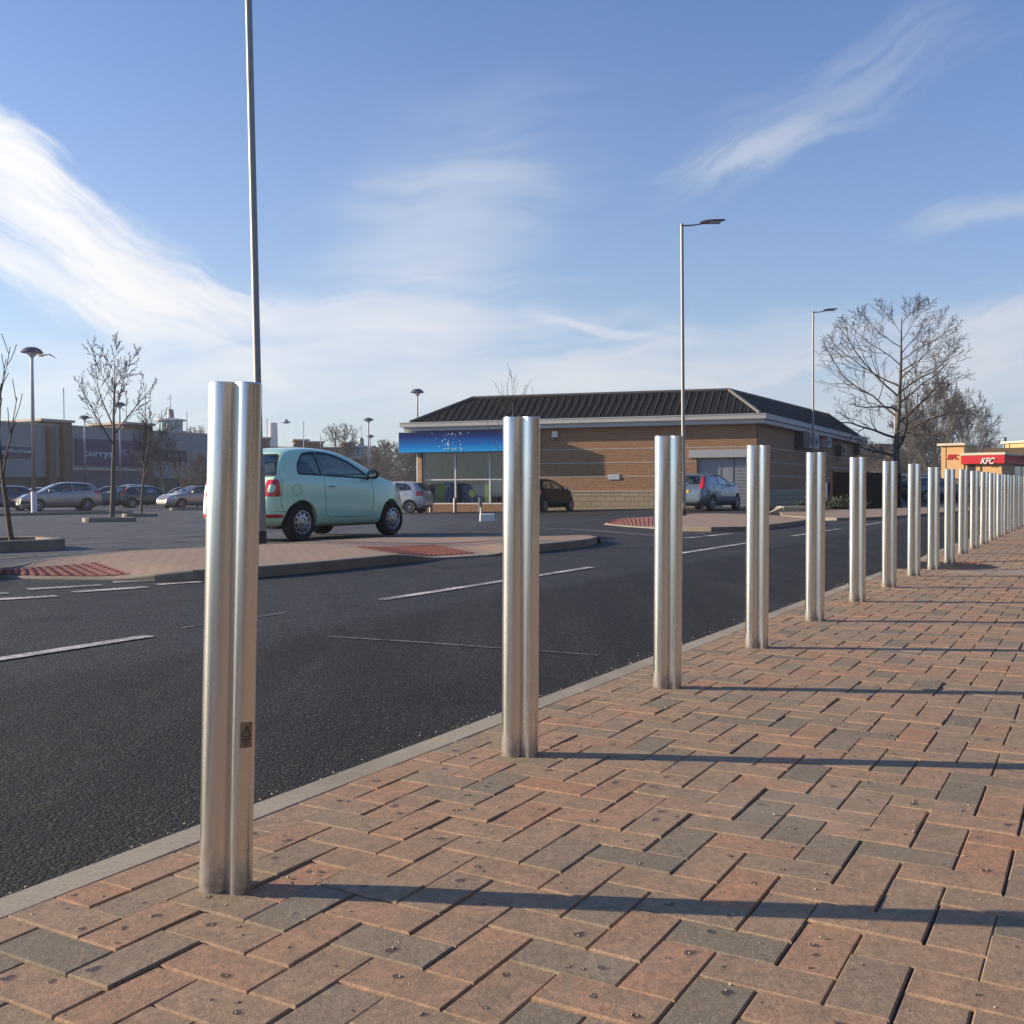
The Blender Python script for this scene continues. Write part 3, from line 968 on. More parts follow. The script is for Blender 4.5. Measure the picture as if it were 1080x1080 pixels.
def make_car(S, name, pmat, label, group=None, detail=True):
    L, W, H = S['L'], S['W'], S['H']
    ox = -L / 2
    root = empty(name, (0, 0, 0), 0, label, 'car', group)
    def put(me, nm, m, parent=None, smooth=True, angle=40):
        if not len(me.polygons): return None
        me.materials.clear()
        me.transform(Matrix.Translation((ox, 0, 0)))
        o = link(nm, me, m, parent or root, smooth, False, angle)
        return o
    outer = car_loft(S)
    bv = BVHTree.FromPolygons([v.co[:] for v in outer.vertices], [p.vertices[:] for p in outer.polygons])
    cuts = []
    arch = []
    for x in S['axles']:
        for s in (-1, 1):
            R = S['wr'] + S.get('archgap', .045)
            c = MB(); c.lathe([(0, -.20), (R, -.20), (R, .3), (0, .3)], 40, Matrix.Translation((x, s * W / 2, S['wr'] + .01)) @ Matrix.Rotation(-s * math.pi / 2, 4, 'X'))
            arch.append((c.mesh('c', True), 'DIFFERENCE'))
    cav = car_loft(S, .035, S['cab'][0], S['cab'][1], .42)
    raws = S['side_windows']; sides = [rpoly(w) for w in raws]
    rear = rpoly(S['rear_window'][0]); rx = S['rear_window'][1]
    front = rpoly(S['windscreen'][0]); fx = S['windscreen'][1]
    pr = [pm(w, -W, W, 'y') for w in sides] + [pm(rear, -.2, rx, 'x'), pm(front, fx, L + .2, 'x')]
    body = bool_(outer, arch + [(cav, 'DIFFERENCE')] + [(p, 'DIFFERENCE') for p in pr])
    put(body, 'body', pmat)
    # glass and black window surrounds from a thin shell just under the paint
    def shell(a, b): return bool_(car_loft(S, a), [(car_loft(S, b), 'DIFFERENCE')])
    g = shell(.008, .014); tr = shell(.003, .022)
    tw = S.get('trim', .02)
    for w, rw in zip(sides, raws):
        for y0, y1 in ((-W, 0), (0, W)):
            put(bool_(g.copy(), [(pm(grow(w, -.003), y0, y1, 'y'), 'INTERSECT')]), 'side_window', M['glass'])
            if tw:
                t_ = bool_(tr.copy(), [(pm(grow(w, -.001), y0, y1, 'y'), 'INTERSECT'), (pm(rpoly(inset(rw, tw)), y0 - 1, y1 + 1, 'y'), 'DIFFERENCE')])
                put(t_, 'window_trim', M['black'])
    put(bool_(g.copy(), [(pm(grow(rear, -.003), -.2, rx, 'x'), 'INTERSECT')]), 'rear_window', M['glass'])
    put(bool_(tr.copy(), [(pm(grow(rear, -.001), -.2, rx, 'x'), 'INTERSECT'), (pm(rpoly(inset(S['rear_window'][0], .03)), -.3, rx + .1, 'x'), 'DIFFERENCE')]), 'window_trim', M['black'])
    put(bool_(g.copy(), [(pm(grow(front, -.003), fx, L + .2, 'x'), 'INTERSECT')]), 'windscreen', M['glass'])
    put(bool_(tr.copy(), [(pm(grow(front, -.001), fx, L + .2, 'x'), 'INTERSECT'), (pm(rpoly(inset(S['windscreen'][0], .03)), fx - .1, L + .3, 'x'), 'DIFFERENCE')]), 'window_trim', M['black'])
    # lamps etc.: slightly proud pieces of shell
    ls = shell(-.004, .02)
    for (nm, axis, poly, a, b, mt) in S['pieces']:
        poly = rpoly(poly, .03)
        if axis == 'x':
            for s in (-1, 1):
                pp = [(p[0] * s, p[1]) for p in poly]
                put(bool_(ls.copy(), [(pm(pp, a, b, 'x'), 'INTERSECT')]), nm, M[mt])
        elif axis == 'xc':
            put(bool_(ls.copy(), [(pm(poly, a, b, 'x'), 'INTERSECT')]), nm, M[mt])
        else:
            for (y0, y1) in ((-W, 0), (0, W)):
                put(bool_(ls.copy(), [(pm(poly, y0, y1, 'y'), 'INTERSECT')]), nm, M[mt])
    for (nm, axis, poly, hole, a, b, mt) in S.get('rings', []):
        for s in (-1, 1):
            pp = [(p[0] * s, p[1]) for p in rpoly(poly, .05)]; hh = [(p[0] * s, p[1]) for p in rpoly(hole, .05)]
            put(bool_(ls.copy(), [(pm(pp, a, b, 'x'), 'INTERSECT'), (pm(hh, a - .1, b + .1, 'x'), 'DIFFERENCE')]), nm, M[mt])
    # shut lines drawn as fine dark gaps on the skin
    def hit(x, z, s):
        r = bv.ray_cast(Vector((x, s * W, z)), Vector((0, -s, 0)))
        return r[0] if r[0] else None
    def hitx(y, z, s):
        r = bv.ray_cast(Vector((L / 2 + s * L, y, z)), Vector((-s, 0, 0)))
        return r[0] if r[0] else None
    def hitz(x, y):
        r = bv.ray_cast(Vector((x, y, 3)), Vector((0, 0, -1)))
        return r[0] if r[0] else None
    for s in (-1, 1):
        for line in S['seams']:
            sm = MB()
            pl = []
            cl = line
            for a, b in zip(cl, cl[1:]):
                for i in range(10):
                    x = a[0] + (b[0] - a[0]) * i / 10; z = a[1] + (b[1] - a[1]) * i / 10
                    h_ = hit(x, z, s)
                    if h_: pl.append(h_)
            h_ = hit(cl[-1][0], cl[-1][1], s)
            if h_: pl.append(h_)
            if len(pl) > 1: sm.tube([p + Vector((ox, 0, 0)) for p in pl], .0035, 5)
            if sm.v: sm.build('door_seam', M['black'], root)
    for line in S.get('seams_rear', []):
        sm = MB(); pl = [hitx(y, z, -1) for y, z in line]; pl = [p + Vector((ox, 0, 0)) for p in pl if p]
        if len(pl) > 1: sm.tube(pl, .004, 5); sm.build('tailgate_seam', M['black'], root)
    for s in (-1, 1):
        for (x, z) in S['handles']:
            h_ = hit(x, z, s)
            if h_:
                m = MB(); c = h_ + Vector((ox, s * .016, 0))
                m.tube([c + Vector((-.085, -s * .014, 0)), c + Vector((-.06, 0, 0)), c + Vector((.06, 0, .002)), c + Vector((.085, -s * .014, .002))], [.010, .013, .013, .010], 8)
                m.build('door_handle', pmat if S.get('handle_body') else M['chrome'], root, True)
        x, z = S['mirror']
        h_ = hit(x, z, s)
        if h_:
            mr = empty('door_mirror', h_ + Vector((ox, 0, 0))); mr.parent = root
            m = MB(); m.lathe([(0, -.5), (.35, -.46), (.5, -.3), (.5, .1), (.42, .34), (.2, .47), (0, .5)], 16, Matrix.Translation((0, s * .135, .075)) @ Matrix.Diagonal((.11, .22, .16, 1)) @ Matrix.Rotation(math.pi / 2, 4, 'Y'))
            m.tube([(0, -s * .02, 0), (0, s * .08, .03)], [.028, .02], 8)
            m.build('mirror_housing', S.get('mirror_mat') or pmat, mr, True)
            m = MB(); m.lathe([(0, 0), (.43, 0)], 20, Matrix.Translation((-.0575, s * .135, .075)) @ Matrix.Diagonal((1, .22, .16, 1)) @ Matrix.Rotation(-math.pi / 2, 4, 'Y'))
            m.add([], [])
            m.build('mirror_glass', M['chrome'], mr)
    for x in S['axles']:
        for s in (-1, 1):
            wheel(root, x + ox, s * (W / 2 - S.get('track_in', .105)), S['wr'], .195, s, S['rim'])
    # floor pan and inner arches
    m = MB(); m.box((0, 0, .27), (L * .86, W * .74, .14)); m.build('underbody', M['black'], root)
    # seats
    xs_ = S['seats']
    for (x, hh) in xs_:
        for s in (-.36, .36):
            m = MB(); m.bbox((x + ox, s, .48), (.48, .44, .16), .05)
            bk = MB(); bk.bbox((0, 0, .25), (.12, .42, .50), .05)
            bk.tube([(0, .05, .5), (0, .05, .56)], .008, 6); bk.tube([(0, -.05, .5), (0, -.05, .56)], .008, 6); bk.bbox((0, 0, .62), (.08, .23, .15), .04)
            Q = Matrix.Translation((x + ox - .25, s, .56)) @ Matrix.Rotation(R_(-14), 4, 'Y')
            m.add([Q @ Vector(v) for v in bk.v], bk.f)
            m.build('seat', M['seat'], root, True)
    m = MB(); 
    x = xs_[-1][0]; x = max(a[0] for a in xs_) + .55
    Q = Matrix.Translation((x + ox, -.36, .88)) @ Matrix.Rotation(R_(65), 4, 'Y')
    m.lathe([(.18 + .015 * math.cos(a * math.pi / 3), .015 * math.sin(a * math.pi / 3)) for a in range(6)], 24, Q, True)
    m.tube([Q @ Vector((-.17, 0, 0)), Q @ Vector((.17, 0, 0))], .018, 6)
    m.build('steering_wheel', M['black'], root, True)
    m = MB(); m.bbox((x + .3 + ox, 0, .78), (.5, W * .78, .22), .06); m.build('dashboard', M['dark_int'], root, True)
    for p in S.get('plate', []):
        xx, z, s, mt = p
        h_ = hitx(0, z, s)
        m = MB(); m.bbox((h_.x + ox + s * .012, 0, z), (.03, .52, .11), .006); m.build('number_plate', M[mt], root)
    if S.get('aerial'):
        h_ = hitz(S['aerial'], 0)
        m = MB(); m.tube([h_ + Vector((ox, 0, -.01)), h_ + Vector((ox - .02, 0, .05))], [.018, .01], 8)
        m.tube([h_ + Vector((ox - .02, 0, .05)), h_ + Vector((ox - .13, 0, .26))], [.005, .003], 6)
        m.build('aerial', M['black'], root)
    if S.get('extras'): S['extras'](root, ox, hit, hitx, hitz, pmat)
    return root

def fiat_extras(root, ox, hit, hitx, hitz, pmat):
    # fuel flap outline, rear wiper, chrome tailgate bar, side sill strip
    s = -1
    m = MB(); c = []
    for k in range(25):
        a = 2 * math.pi * k / 24
        h = hit(.50 + .085 * math.cos(a), .80 + .085 * math.sin(a), s)
        if h: c.append(h + Vector((ox, 0, 0)))
    m.tube(c, .003, 5, False); m.build('fuel_flap', M['black'], root)
    m = MB(); a = hitx(0, .99, -1); b = hitx(-.02, 1.06, -1); c_ = hitx(.40, 1.08, -1)
    if a and b and c_:
        o = Vector((ox - .03, 0, 0))
        m.tube([a + o, b + o, c_ + o], [.012, .009, .006], 6); m.build('rear_wiper', M['black'], root)
    m = MB(); p = [hitx(y, .72, -1) for y in (-.2, -.1, 0, .1, .2)]
    m.tube([q_ + Vector((ox - .005, 0, 0)) for q_ in p if q_], .013, 8); m.build('tailgate_handle', M['chrome'], root, True)
    m = MB()
    for q_ in ((-.45, .25),): m.tube([(ox + .10, q_[0], .25), (ox - .0, q_[0], .25)], .025, 10)
    m.build('exhaust', M['chrome'], root, True)

SP = {}
SP['fiat'] = dict(L=3.57, W=1.63, H=1.49, wr=.292, rim='hubcap', axles=(.60, 2.90), cap=.10, track_in=.10, archgap=.05,
    sil=[(0, .56), (.04, .70), (.10, .90), (.20, 1.10), (.33, 1.29), (.48, 1.405), (.75, 1.465), (1.15, 1.49), (1.5, 1.48), (1.85, 1.425), (2.2, 1.305), (2.5, 1.155), (2.72, 1.035), (3.0, .955), (3.25, .87), (3.43, .76), (3.53, .62), (3.57, .5)],
    bot=[(0, .30), (.25, .24), (.6, .21), (2.9, .20), (3.3, .20), (3.57, .27)], belt=[(0, .95), (.5, .985), (1.5, .96), (2.6, .925), (3.57, .88)], scale_top=.36,
    plan=(.20, .75, .36, 1.15), cab=(.32, 2.62),
    side_windows=[[(.55, 1.035, .07), (.60, 1.20, .12), (.80, 1.385, .12), (1.132, 1.42, .01), (1.132, 1.018, .01)], [(1.14, 1.017, .01), (1.14, 1.42, .01), (1.50, 1.40, .15), (1.90, 1.28, .12), (2.36, 1.01, .03), (2.30, .975, .02)]],
    rear_window=([(-.68, 1.0, .06), (-.52, 1.36, .08), (.52, 1.36, .08), (.68, 1.0, .06)], .50),
    windscreen=([(-.62, 1.05), (-.47, 1.42), (.47, 1.42), (.62, 1.05)], 1.75), trim=.034,
    pieces=[('headlight', 'x', [(.48, .62, .06), (.48, .78, .06), (.66, .78, .06), (.66, .62, .06)], 3.0, 3.8, 'clearlamp'),
            ('fog_reflector', 'x', [(.50, .375), (.50, .43), (.74, .43), (.74, .375)], -.2, .3, 'redlamp'),
            ('bumper_trim', 'xc', [(-.45, .30), (-.42, .38), (.42, .38), (.45, .30)], -.2, .2, 'black')],
    rings=[('tail_lamp', 'x', [(.54, .70, .07), (.54, .96, .06), (.79, .96, .05), (.79, .70, .07)], [(.60, .76), (.60, .885), (.70, .885), (.70, .76)], -.2, .20, 'redlamp')],
    seams=[[(1.14, .99), (1.13, .5), (1.17, .40), (1.25, .36), (2.18, .36), (2.28, .40), (2.34, .55), (2.36, .98)], [(.25, .98), (.20, .60), (.25, .50)], [(.30, .47), (.12, .47)]],
    seams_rear=[[(-.62, .99), (-.58, .66), (-.50, .50), (0, .46), (.50, .50), (.58, .66), (.62, .99)]],
    handles=[(1.30, .86)], mirror=(2.24, .98), seats=[(.85, 0), (1.55, 0)], plate=[(0, .60, -1, 'plate_y'), (0, .40, 1, 'plate_w')], aerial=.42, extras=fiat_extras)
SP['hatch'] = dict(L=4.34, W=1.84, H=1.47, wr=.315, rim='five', axles=(.82, 3.46), cap=.10,
    sil=[(0, .60), (.05, .82), (.13, .96), (.26, 1.12), (.45, 1.33), (.62, 1.41), (1.0, 1.45), (1.7, 1.47), (2.1, 1.45), (2.45, 1.37), (2.85, 1.18), (3.15, 1.03), (3.5, .97), (3.9, .88), (4.15, .78), (4.28, .66), (4.34, .5)],
    bot=[(0, .30), (.3, .23), (.8, .20), (3.5, .19), (4.0, .2), (4.34, .26)], belt=[(0, .98), (.6, .99), (2.0, .95), (3.2, .92), (4.34, .88)], scale_top=.36,
    plan=(.16, .7, .30, 1.2), cab=(.40, 3.05),
    side_windows=[[(.72, 1.06), (.80, 1.22, .06), (1.02, 1.36, .06), (1.60, 1.395, .02), (1.60, 1.0, .02)], [(1.68, .99, .02), (1.68, 1.395, .02), (2.10, 1.37, .1), (2.42, 1.26, .1), (2.85, 1.0, .03), (2.78, .965, .02)]],
    rear_window=([(-.64, 1.03, .05), (-.53, 1.36, .07), (.53, 1.36, .07), (.64, 1.03, .05)], .75),
    windscreen=([(-.70, 1.04), (-.54, 1.38), (.54, 1.38), (.70, 1.04)], 2.1), trim=.018,
    pieces=[('tail_lamp', 'x', [(.66, .86), (.60, 1.34), (.70, 1.34), (.86, .95), (.86, .86)], -.2, .62, 'redlamp'),
            ('headlight', 'x', [(.46, .66), (.52, .80), (.82, .86), (.84, .70)], 3.7, 4.5, 'clearlamp'),
            ('grille', 'xc', [(-.45, .56), (-.42, .68), (.42, .68), (.45, .56)], 4.0, 4.5, 'black'), ('lower_grille', 'xc', [(-.6, .30), (-.55, .46), (.55, .46), (.6, .30)], 4.0, 4.5, 'black')],
    seams=[[(1.64, .97), (1.64, .45), (1.70, .34), (2.70, .34), (2.78, .45), (2.86, .96)], [(1.64, .34), (1.25, .38), (1.05, .70), (.75, .95)], [(.30, .60), (.02, .60)]],
    seams_rear=[[(-.70, .98), (-.66, .62), (0, .58), (.66, .62), (.70, .98)]],
    handles=[(1.80, .88), (1.0, .90)], handle_body=True, mirror=(2.72, .98), seats=[(1.35, 0), (2.1, 0)], plate=[(0, .76, -1, 'plate_y'), (0, .50, 1, 'plate_w')])
SP['mpv'] = dict(L=4.36, W=1.84, H=1.64, wr=.345, rim='seven', axles=(.85, 3.46), cap=.10,
    sil=[(0, .62), (.05, .92), (.14, 1.12), (.30, 1.34), (.48, 1.50), (.75, 1.58), (1.3, 1.63), (1.9, 1.64), (2.3, 1.59), (2.75, 1.42), (3.15, 1.20), (3.4, 1.08), (3.7, 1.02), (4.0, .93), (4.22, .80), (4.32, .66), (4.36, .5)],
    bot=[(0, .34), (.3, .27), (.8, .24), (3.5, .24), (4.0, .25), (4.36, .30)], belt=[(0, 1.08), (.6, 1.09), (2.0, 1.05), (3.2, 1.0), (4.36, .92)], scale_top=.34,
    plan=(.16, .7, .32, 1.25), cab=(.40, 3.2),
    side_windows=[[(.60, 1.18), (.66, 1.34, .06), (.85, 1.49, .06), (1.60, 1.55, .02), (1.60, 1.11, .02)], [(1.68, 1.10, .02), (1.68, 1.55, .02), (2.15, 1.53, .1), (2.50, 1.42, .1), (3.05, 1.11, .03), (2.98, 1.07, .02)]],
    rear_window=([(-.64, 1.15, .05), (-.53, 1.50, .07), (.53, 1.50, .07), (.64, 1.15, .05)], .75),
    windscreen=([(-.72, 1.12), (-.54, 1.56), (.54, 1.56), (.72, 1.12)], 2.15), trim=.018,
    pieces=[('tail_lamp', 'x', [(.64, .92), (.62, 1.20), (.86, 1.16), (.88, .92)], -.2, .5, 'redlamp'),
            ('headlight', 'x', [(.48, .74), (.56, .90), (.86, 1.02), (.88, .80)], 3.55, 4.5, 'clearlamp'),
            ('grille', 'xc', [(-.50, .46), (-.56, .62), (-.42, .80), (.42, .80), (.56, .62), (.50, .46)], 4.0, 4.6, 'black'), ('fog_lamp_surround', 'x', [(.62, .42), (.60, .58), (.80, .60), (.82, .44)], 3.8, 4.6, 'black')],
    seams=[[(1.64, 1.08), (1.64, .48), (1.70, .40), (2.76, .40), (2.85, .52), (3.05, 1.06)], [(1.64, .40), (1.25, .44), (1.08, .75), (.78, 1.10)]],
    seams_rear=[[(-.70, 1.08), (-.66, .66), (0, .62), (.66, .66), (.70, 1.08)]],
    handles=[(1.82, .95), (1.02, .98)], handle_body=True, mirror=(2.90, 1.06), seats=[(1.35, 0), (2.2, 0)], plate=[(0, .80, -1, 'plate_y'), (0, .42, 1, 'plate_w')])
SP['city'] = dict(L=3.90, W=1.70, H=1.48, wr=.30, rim='seven', axles=(.68, 3.17), cap=.11,
    sil=[(0, .60), (.05, .82), (.12, .98), (.24, 1.18), (.38, 1.34), (.58, 1.43), (1.0, 1.475), (1.6, 1.48), (2.0, 1.43), (2.4, 1.29), (2.8, 1.11), (3.05, 1.0), (3.35, .94), (3.6, .85), (3.78, .73), (3.87, .6), (3.90, .5)],
    bot=[(0, .30), (.3, .22), (.7, .19), (3.2, .19), (3.6, .2), (3.90, .26)], belt=[(0, .98), (.6, 1.0), (2.0, .95), (2.9, .92), (3.90, .86)], scale_top=.36,
    plan=(.18, .7, .34, 1.2), cab=(.38, 2.85),
    side_windows=[[(.58, 1.08), (.66, 1.24, .06), (.86, 1.37, .06), (1.42, 1.415, .02), (1.42, 1.01, .02)], [(1.50, 1.0, .02), (1.50, 1.415, .02), (1.85, 1.38, .1), (2.15, 1.27, .1), (2.62, 1.0, .03), (2.56, .96, .02)]],
    rear_window=([(-.58, 1.04, .05), (-.48, 1.37, .07), (.48, 1.37, .07), (.58, 1.04, .05)], .7),
    windscreen=([(-.64, 1.04), (-.50, 1.39), (.50, 1.39), (.64, 1.04)], 1.9), trim=.018,
    pieces=[('tail_lamp', 'x', [(.60, .80), (.58, 1.04), (.78, 1.02), (.82, .80)], -.2, .45, 'redlamp'),
            ('headlight', 'x', [(.42, .66), (.48, .80), (.76, .88), (.78, .70)], 3.25, 4.0, 'clearlamp'),
            ('grille', 'xc', [(-.38, .52), (-.36, .66), (.36, .66), (.38, .52)], 3.5, 4.0, 'black')],
    seams=[[(1.46, .97), (1.46, .45), (1.52, .34), (2.42, .34), (2.5, .45), (2.62, .95)]],
    handles=[(1.62, .88), (.92, .90)], handle_body=True, mirror=(2.50, .97), seats=[(1.15, 0), (1.9, 0)], plate=[(0, .74, -1, 'plate_y'), (0, .45, 1, 'plate_w')])
SP['saloon'] = dict(L=4.50, W=1.80, H=1.44, wr=.31, rim='five', axles=(.95, 3.58), cap=.10,
    sil=[(0, .70), (.03, .92), (.12, .985), (.5, 1.01), (.75, 1.08), (1.1, 1.28), (1.4, 1.38), (1.9, 1.43), (2.3, 1.42), (2.65, 1.32), (3.0, 1.13), (3.3, .99), (3.7, .93), (4.1, .83), (4.35, .70), (4.46, .58), (4.50, .5)],
    bot=[(0, .32), (.3, .24), (.9, .20), (3.6, .19), (4.1, .2), (4.50, .26)], belt=[(0, .93), (.9, .97), (2.0, .94), (3.3, .90), (4.50, .84)], scale_top=.38,
    plan=(.14, .7, .30, 1.2), cab=(.95, 3.1),
    side_windows=[[(1.0, 1.03), (1.2, 1.18, .06), (1.42, 1.31, .06), (1.82, 1.36, .02), (1.82, .99, .02)], [(1.90, .98, .02), (1.90, 1.36, .02), (2.25, 1.35, .1), (2.6, 1.24, .1), (3.0, .97, .03), (2.94, .94, .02)]],
    rear_window=([(-.62, 1.07, .05), (-.50, 1.33, .07), (.50, 1.33, .07), (.62, 1.07, .05)], 1.5),
    windscreen=([(-.68, 1.0), (-.52, 1.36), (.52, 1.36), (.68, 1.0)], 2.2), trim=.018,
    pieces=[('tail_lamp', 'x', [(.58, .72), (.56, .88), (.84, .88), (.86, .72)], -.2, .4, 'redlamp'),
            ('headlight', 'x', [(.46, .62), (.50, .74), (.82, .82), (.84, .66)], 3.8, 4.6, 'clearlamp'),
            ('grille', 'xc', [(-.38, .50), (-.36, .66), (.36, .66), (.38, .50)], 4.0, 4.6, 'black')],
    seams=[[(1.86, .95), (1.86, .45), (1.92, .34), (2.88, .34), (2.95, .45), (3.0, .94)]],
    handles=[(2.02, .86), (1.3, .88)], handle_body=True, mirror=(2.88, .95), seats=[(1.6, 0), (2.3, 0)], plate=[(0, .60, -1, 'plate_y'), (0, .45, 1, 'plate_w')])

CARGROUP = 'cars in the retail park'
SP['fiat']['mirror_mat'] = M['black']
PT = {}
PT['mint'] = paint('mint_green_paint', (.54, .88, .65), .24, dirt=.20)
PT['silverblue'] = paint('silver_blue_paint', (.13, .175, .23), .32, .5)
PT['dark'] = paint('near_black_paint', (.004, .005, .008), .3, 0, dirt=.0, coat=.2)
PT['palesilver'] = paint('pale_silver_paint', (.50, .50, .52), .32, .45)
PT['champagne'] = paint('silver_grey_paint', (.33, .31, .29), .32, .5)
PT['teal'] = paint('dark_teal_paint', (.012, .045, .055), .3, .2, dirt=.12)
PT['navy'] = paint('navy_paint', (.015, .03, .09), .3, .2, dirt=.12)
PT['blue'] = paint('bright_blue_paint', (.010, .025, .10), .3, .2, dirt=.03)
PT['white'] = paint('white_car_paint', (.60, .60, .58), .32)
PT['grey'] = paint('dark_grey_paint', (.07, .07, .075), .32, .4)
PROTO = {}
def heading(deg_from_y): return math.pi / 2 - R_(deg_from_y)      # rotation so that +x local points that way
def place_car(kind, pt, px, D, head, label, scale=1.0, z=None):
    """px: column of the car's centre in the photograph, D its distance"""
    p = P(px, 516, D)
    col = PT[pt]
    if kind not in PROTO:
        r = make_car(SP[kind], {'fiat': 'small_hatchback', 'hatch': 'hatchback_car', 'mpv': 'people_carrier', 'city': 'compact_hatchback', 'saloon': 'saloon_car'}[kind], col, label, CARGROUP)
        PROTO[kind] = (r, col)
    else:
        r = copy_tree(PROTO[kind][0])
        old = PROTO[kind][1]
        stack = list(r.children)
        while stack:
            o = stack.pop(); stack += list(o.children)
            if o.type == 'MESH' and o.data.materials and o.data.materials[0] == old:
                o.material_slots[0].link = 'OBJECT'; o.material_slots[0].material = col
        r['label'] = label
    r.location = (p.x, p.y, gz(p.x, p.y) + .004 if z is None else z)
    r.rotation_euler = (0, 0, heading(head))
    r.scale = (scale,) * 3
    return r
# the mint green car close by
r = place_car('fiat', 'mint', 540, 20, 0, 'mint green small hatchback with dusty doors parked just beyond the nearest bollard')
r.location = (-3.53, 18.42, gz(-3.5, 18.4) + .004); r.rotation_euler = (0, 0, heading(29.5)); r.scale = (1.075, 1.10, 1.045)
place_car('hatch', 'silverblue', 743, 41.8, 33, 'silver blue hatchback standing in front of the grey shutter doors')
place_car('city', 'dark', 572, 47, 30, 'near black compact hatchback parked against the sunlit brick and stone wall')
place_car('city', 'palesilver', 411, 49, -76, 'pale silver compact hatchback partly hidden behind the nose of the mint green car')
place_car('mpv', 'champagne', 62, 59.5, -126, 'silver grey people carrier with its nose behind the tall white car park lamp')
place_car('hatch', 'navy', -6, 61, -120, 'navy car cut off by the left edge, next to the people carrier')
place_car('saloon', 'white', 36, 76, -125, 'white car seen over the bonnet of the silver grey people carrier')
place_car('hatch', 'grey', 112, 70, -118, 'dark grey car directly behind the tail of the people carrier')
place_car('mpv', 'palesilver', 133, 80, -140, 'pale silver car beside the lamp post, facing the camera')
place_car('saloon', 'grey', 150, 94, -60, 'dark grey car whose roof shows above the dark teal hatchback')
place_car('hatch', 'teal', 160, 71, 62, 'dark teal hatchback behind the thin bare trunk')
place_car('saloon', 'navy', 189, 84, -120, 'navy saloon whose windscreen shows behind the dark teal hatchback')
place_car('saloon', 'champagne', 204, 66, -138, 'silver grey saloon facing the camera next to the tail of the mint green car', scale=1.0)
place_car('hatch', 'blue', 985, 64, 70, 'bright blue car seen between the far bollards below the orange tiled wall')
place_car('saloon', 'blue', 1003, 68, 70, 'blue car nearest the fried chicken restaurant, mostly hidden by bollards')
bpy.data.collections.remove(TMPC)
# ================================================================== BOLLARDS
def oblong():
    """plan of the extrusion: a wide round lobe and a slimmer one standing proud of it behind a small step"""
    k = .94; pts = []
    def arc(cx, cy, r, s0, s1, n):
        for i in range(n + 1):
            a = R_(s0 + (s1 - s0) * i / n); pts.append((k * (cx + r * math.cos(a) - .021), k * (cy + r * math.sin(a) + .006)))
    arc(.053, -.0225, .0250, 222, 435, 44)
    arc(0, 0, .0370, 80, 309, 46)
    return pts
OUT = oblong()
def bollard_mesh(h):
    m = MB(); n = len(OUT); vs = []; 
    for sc, z in ((1, -.06), (1, h * .25), (1, h * .5), (1, h * .75), (1, h - .003), (.985, h - .0008), (.95, h)):
        vs += [(x * sc, y * sc, z) for x, y in OUT]
    fs = []
    for k in range(6):
        for i in range(n):
            j = (i + 1) % n; fs.append((k * n + i, k * n + j, (k + 1) * n + j, (k + 1) * n + i))
    fs.append(tuple(range(6 * n, 7 * n))); fs.append(tuple(range(n - 1, -1, -1)))
    return m.add(vs, fs).mesh('bollard', True)
bme = bollard_mesh(1.0); bme.shade_smooth(); bme.set_sharp_from_angle(angle=R_(15)); bme.materials.append(M['steel'])
ordn = ['first', 'second', 'third', 'fourth', 'fifth', 'sixth', 'seventh', 'eighth', 'ninth', 'tenth', 'eleventh', 'twelfth', 'thirteenth', 'fourteenth', 'fifteenth', 'sixteenth', 'seventeenth', 'eighteenth', 'nineteenth', 'twentieth', 'twenty-first', 'twenty-second', 'twenty-third']
extra = {0: ', bearing a warning triangle sticker', 1: ', in front of the dark compact hatchback', 2: ', beside the foot of a street lamp', 3: ', in front of the shutter doors corner', 8: ', beside the red studded paving', 9: ', beside the red studded paving'}
rb = random.Random(5)
leans = [1.75, .55, .45, .35, .35, .2, .2, .3, .2, .1]
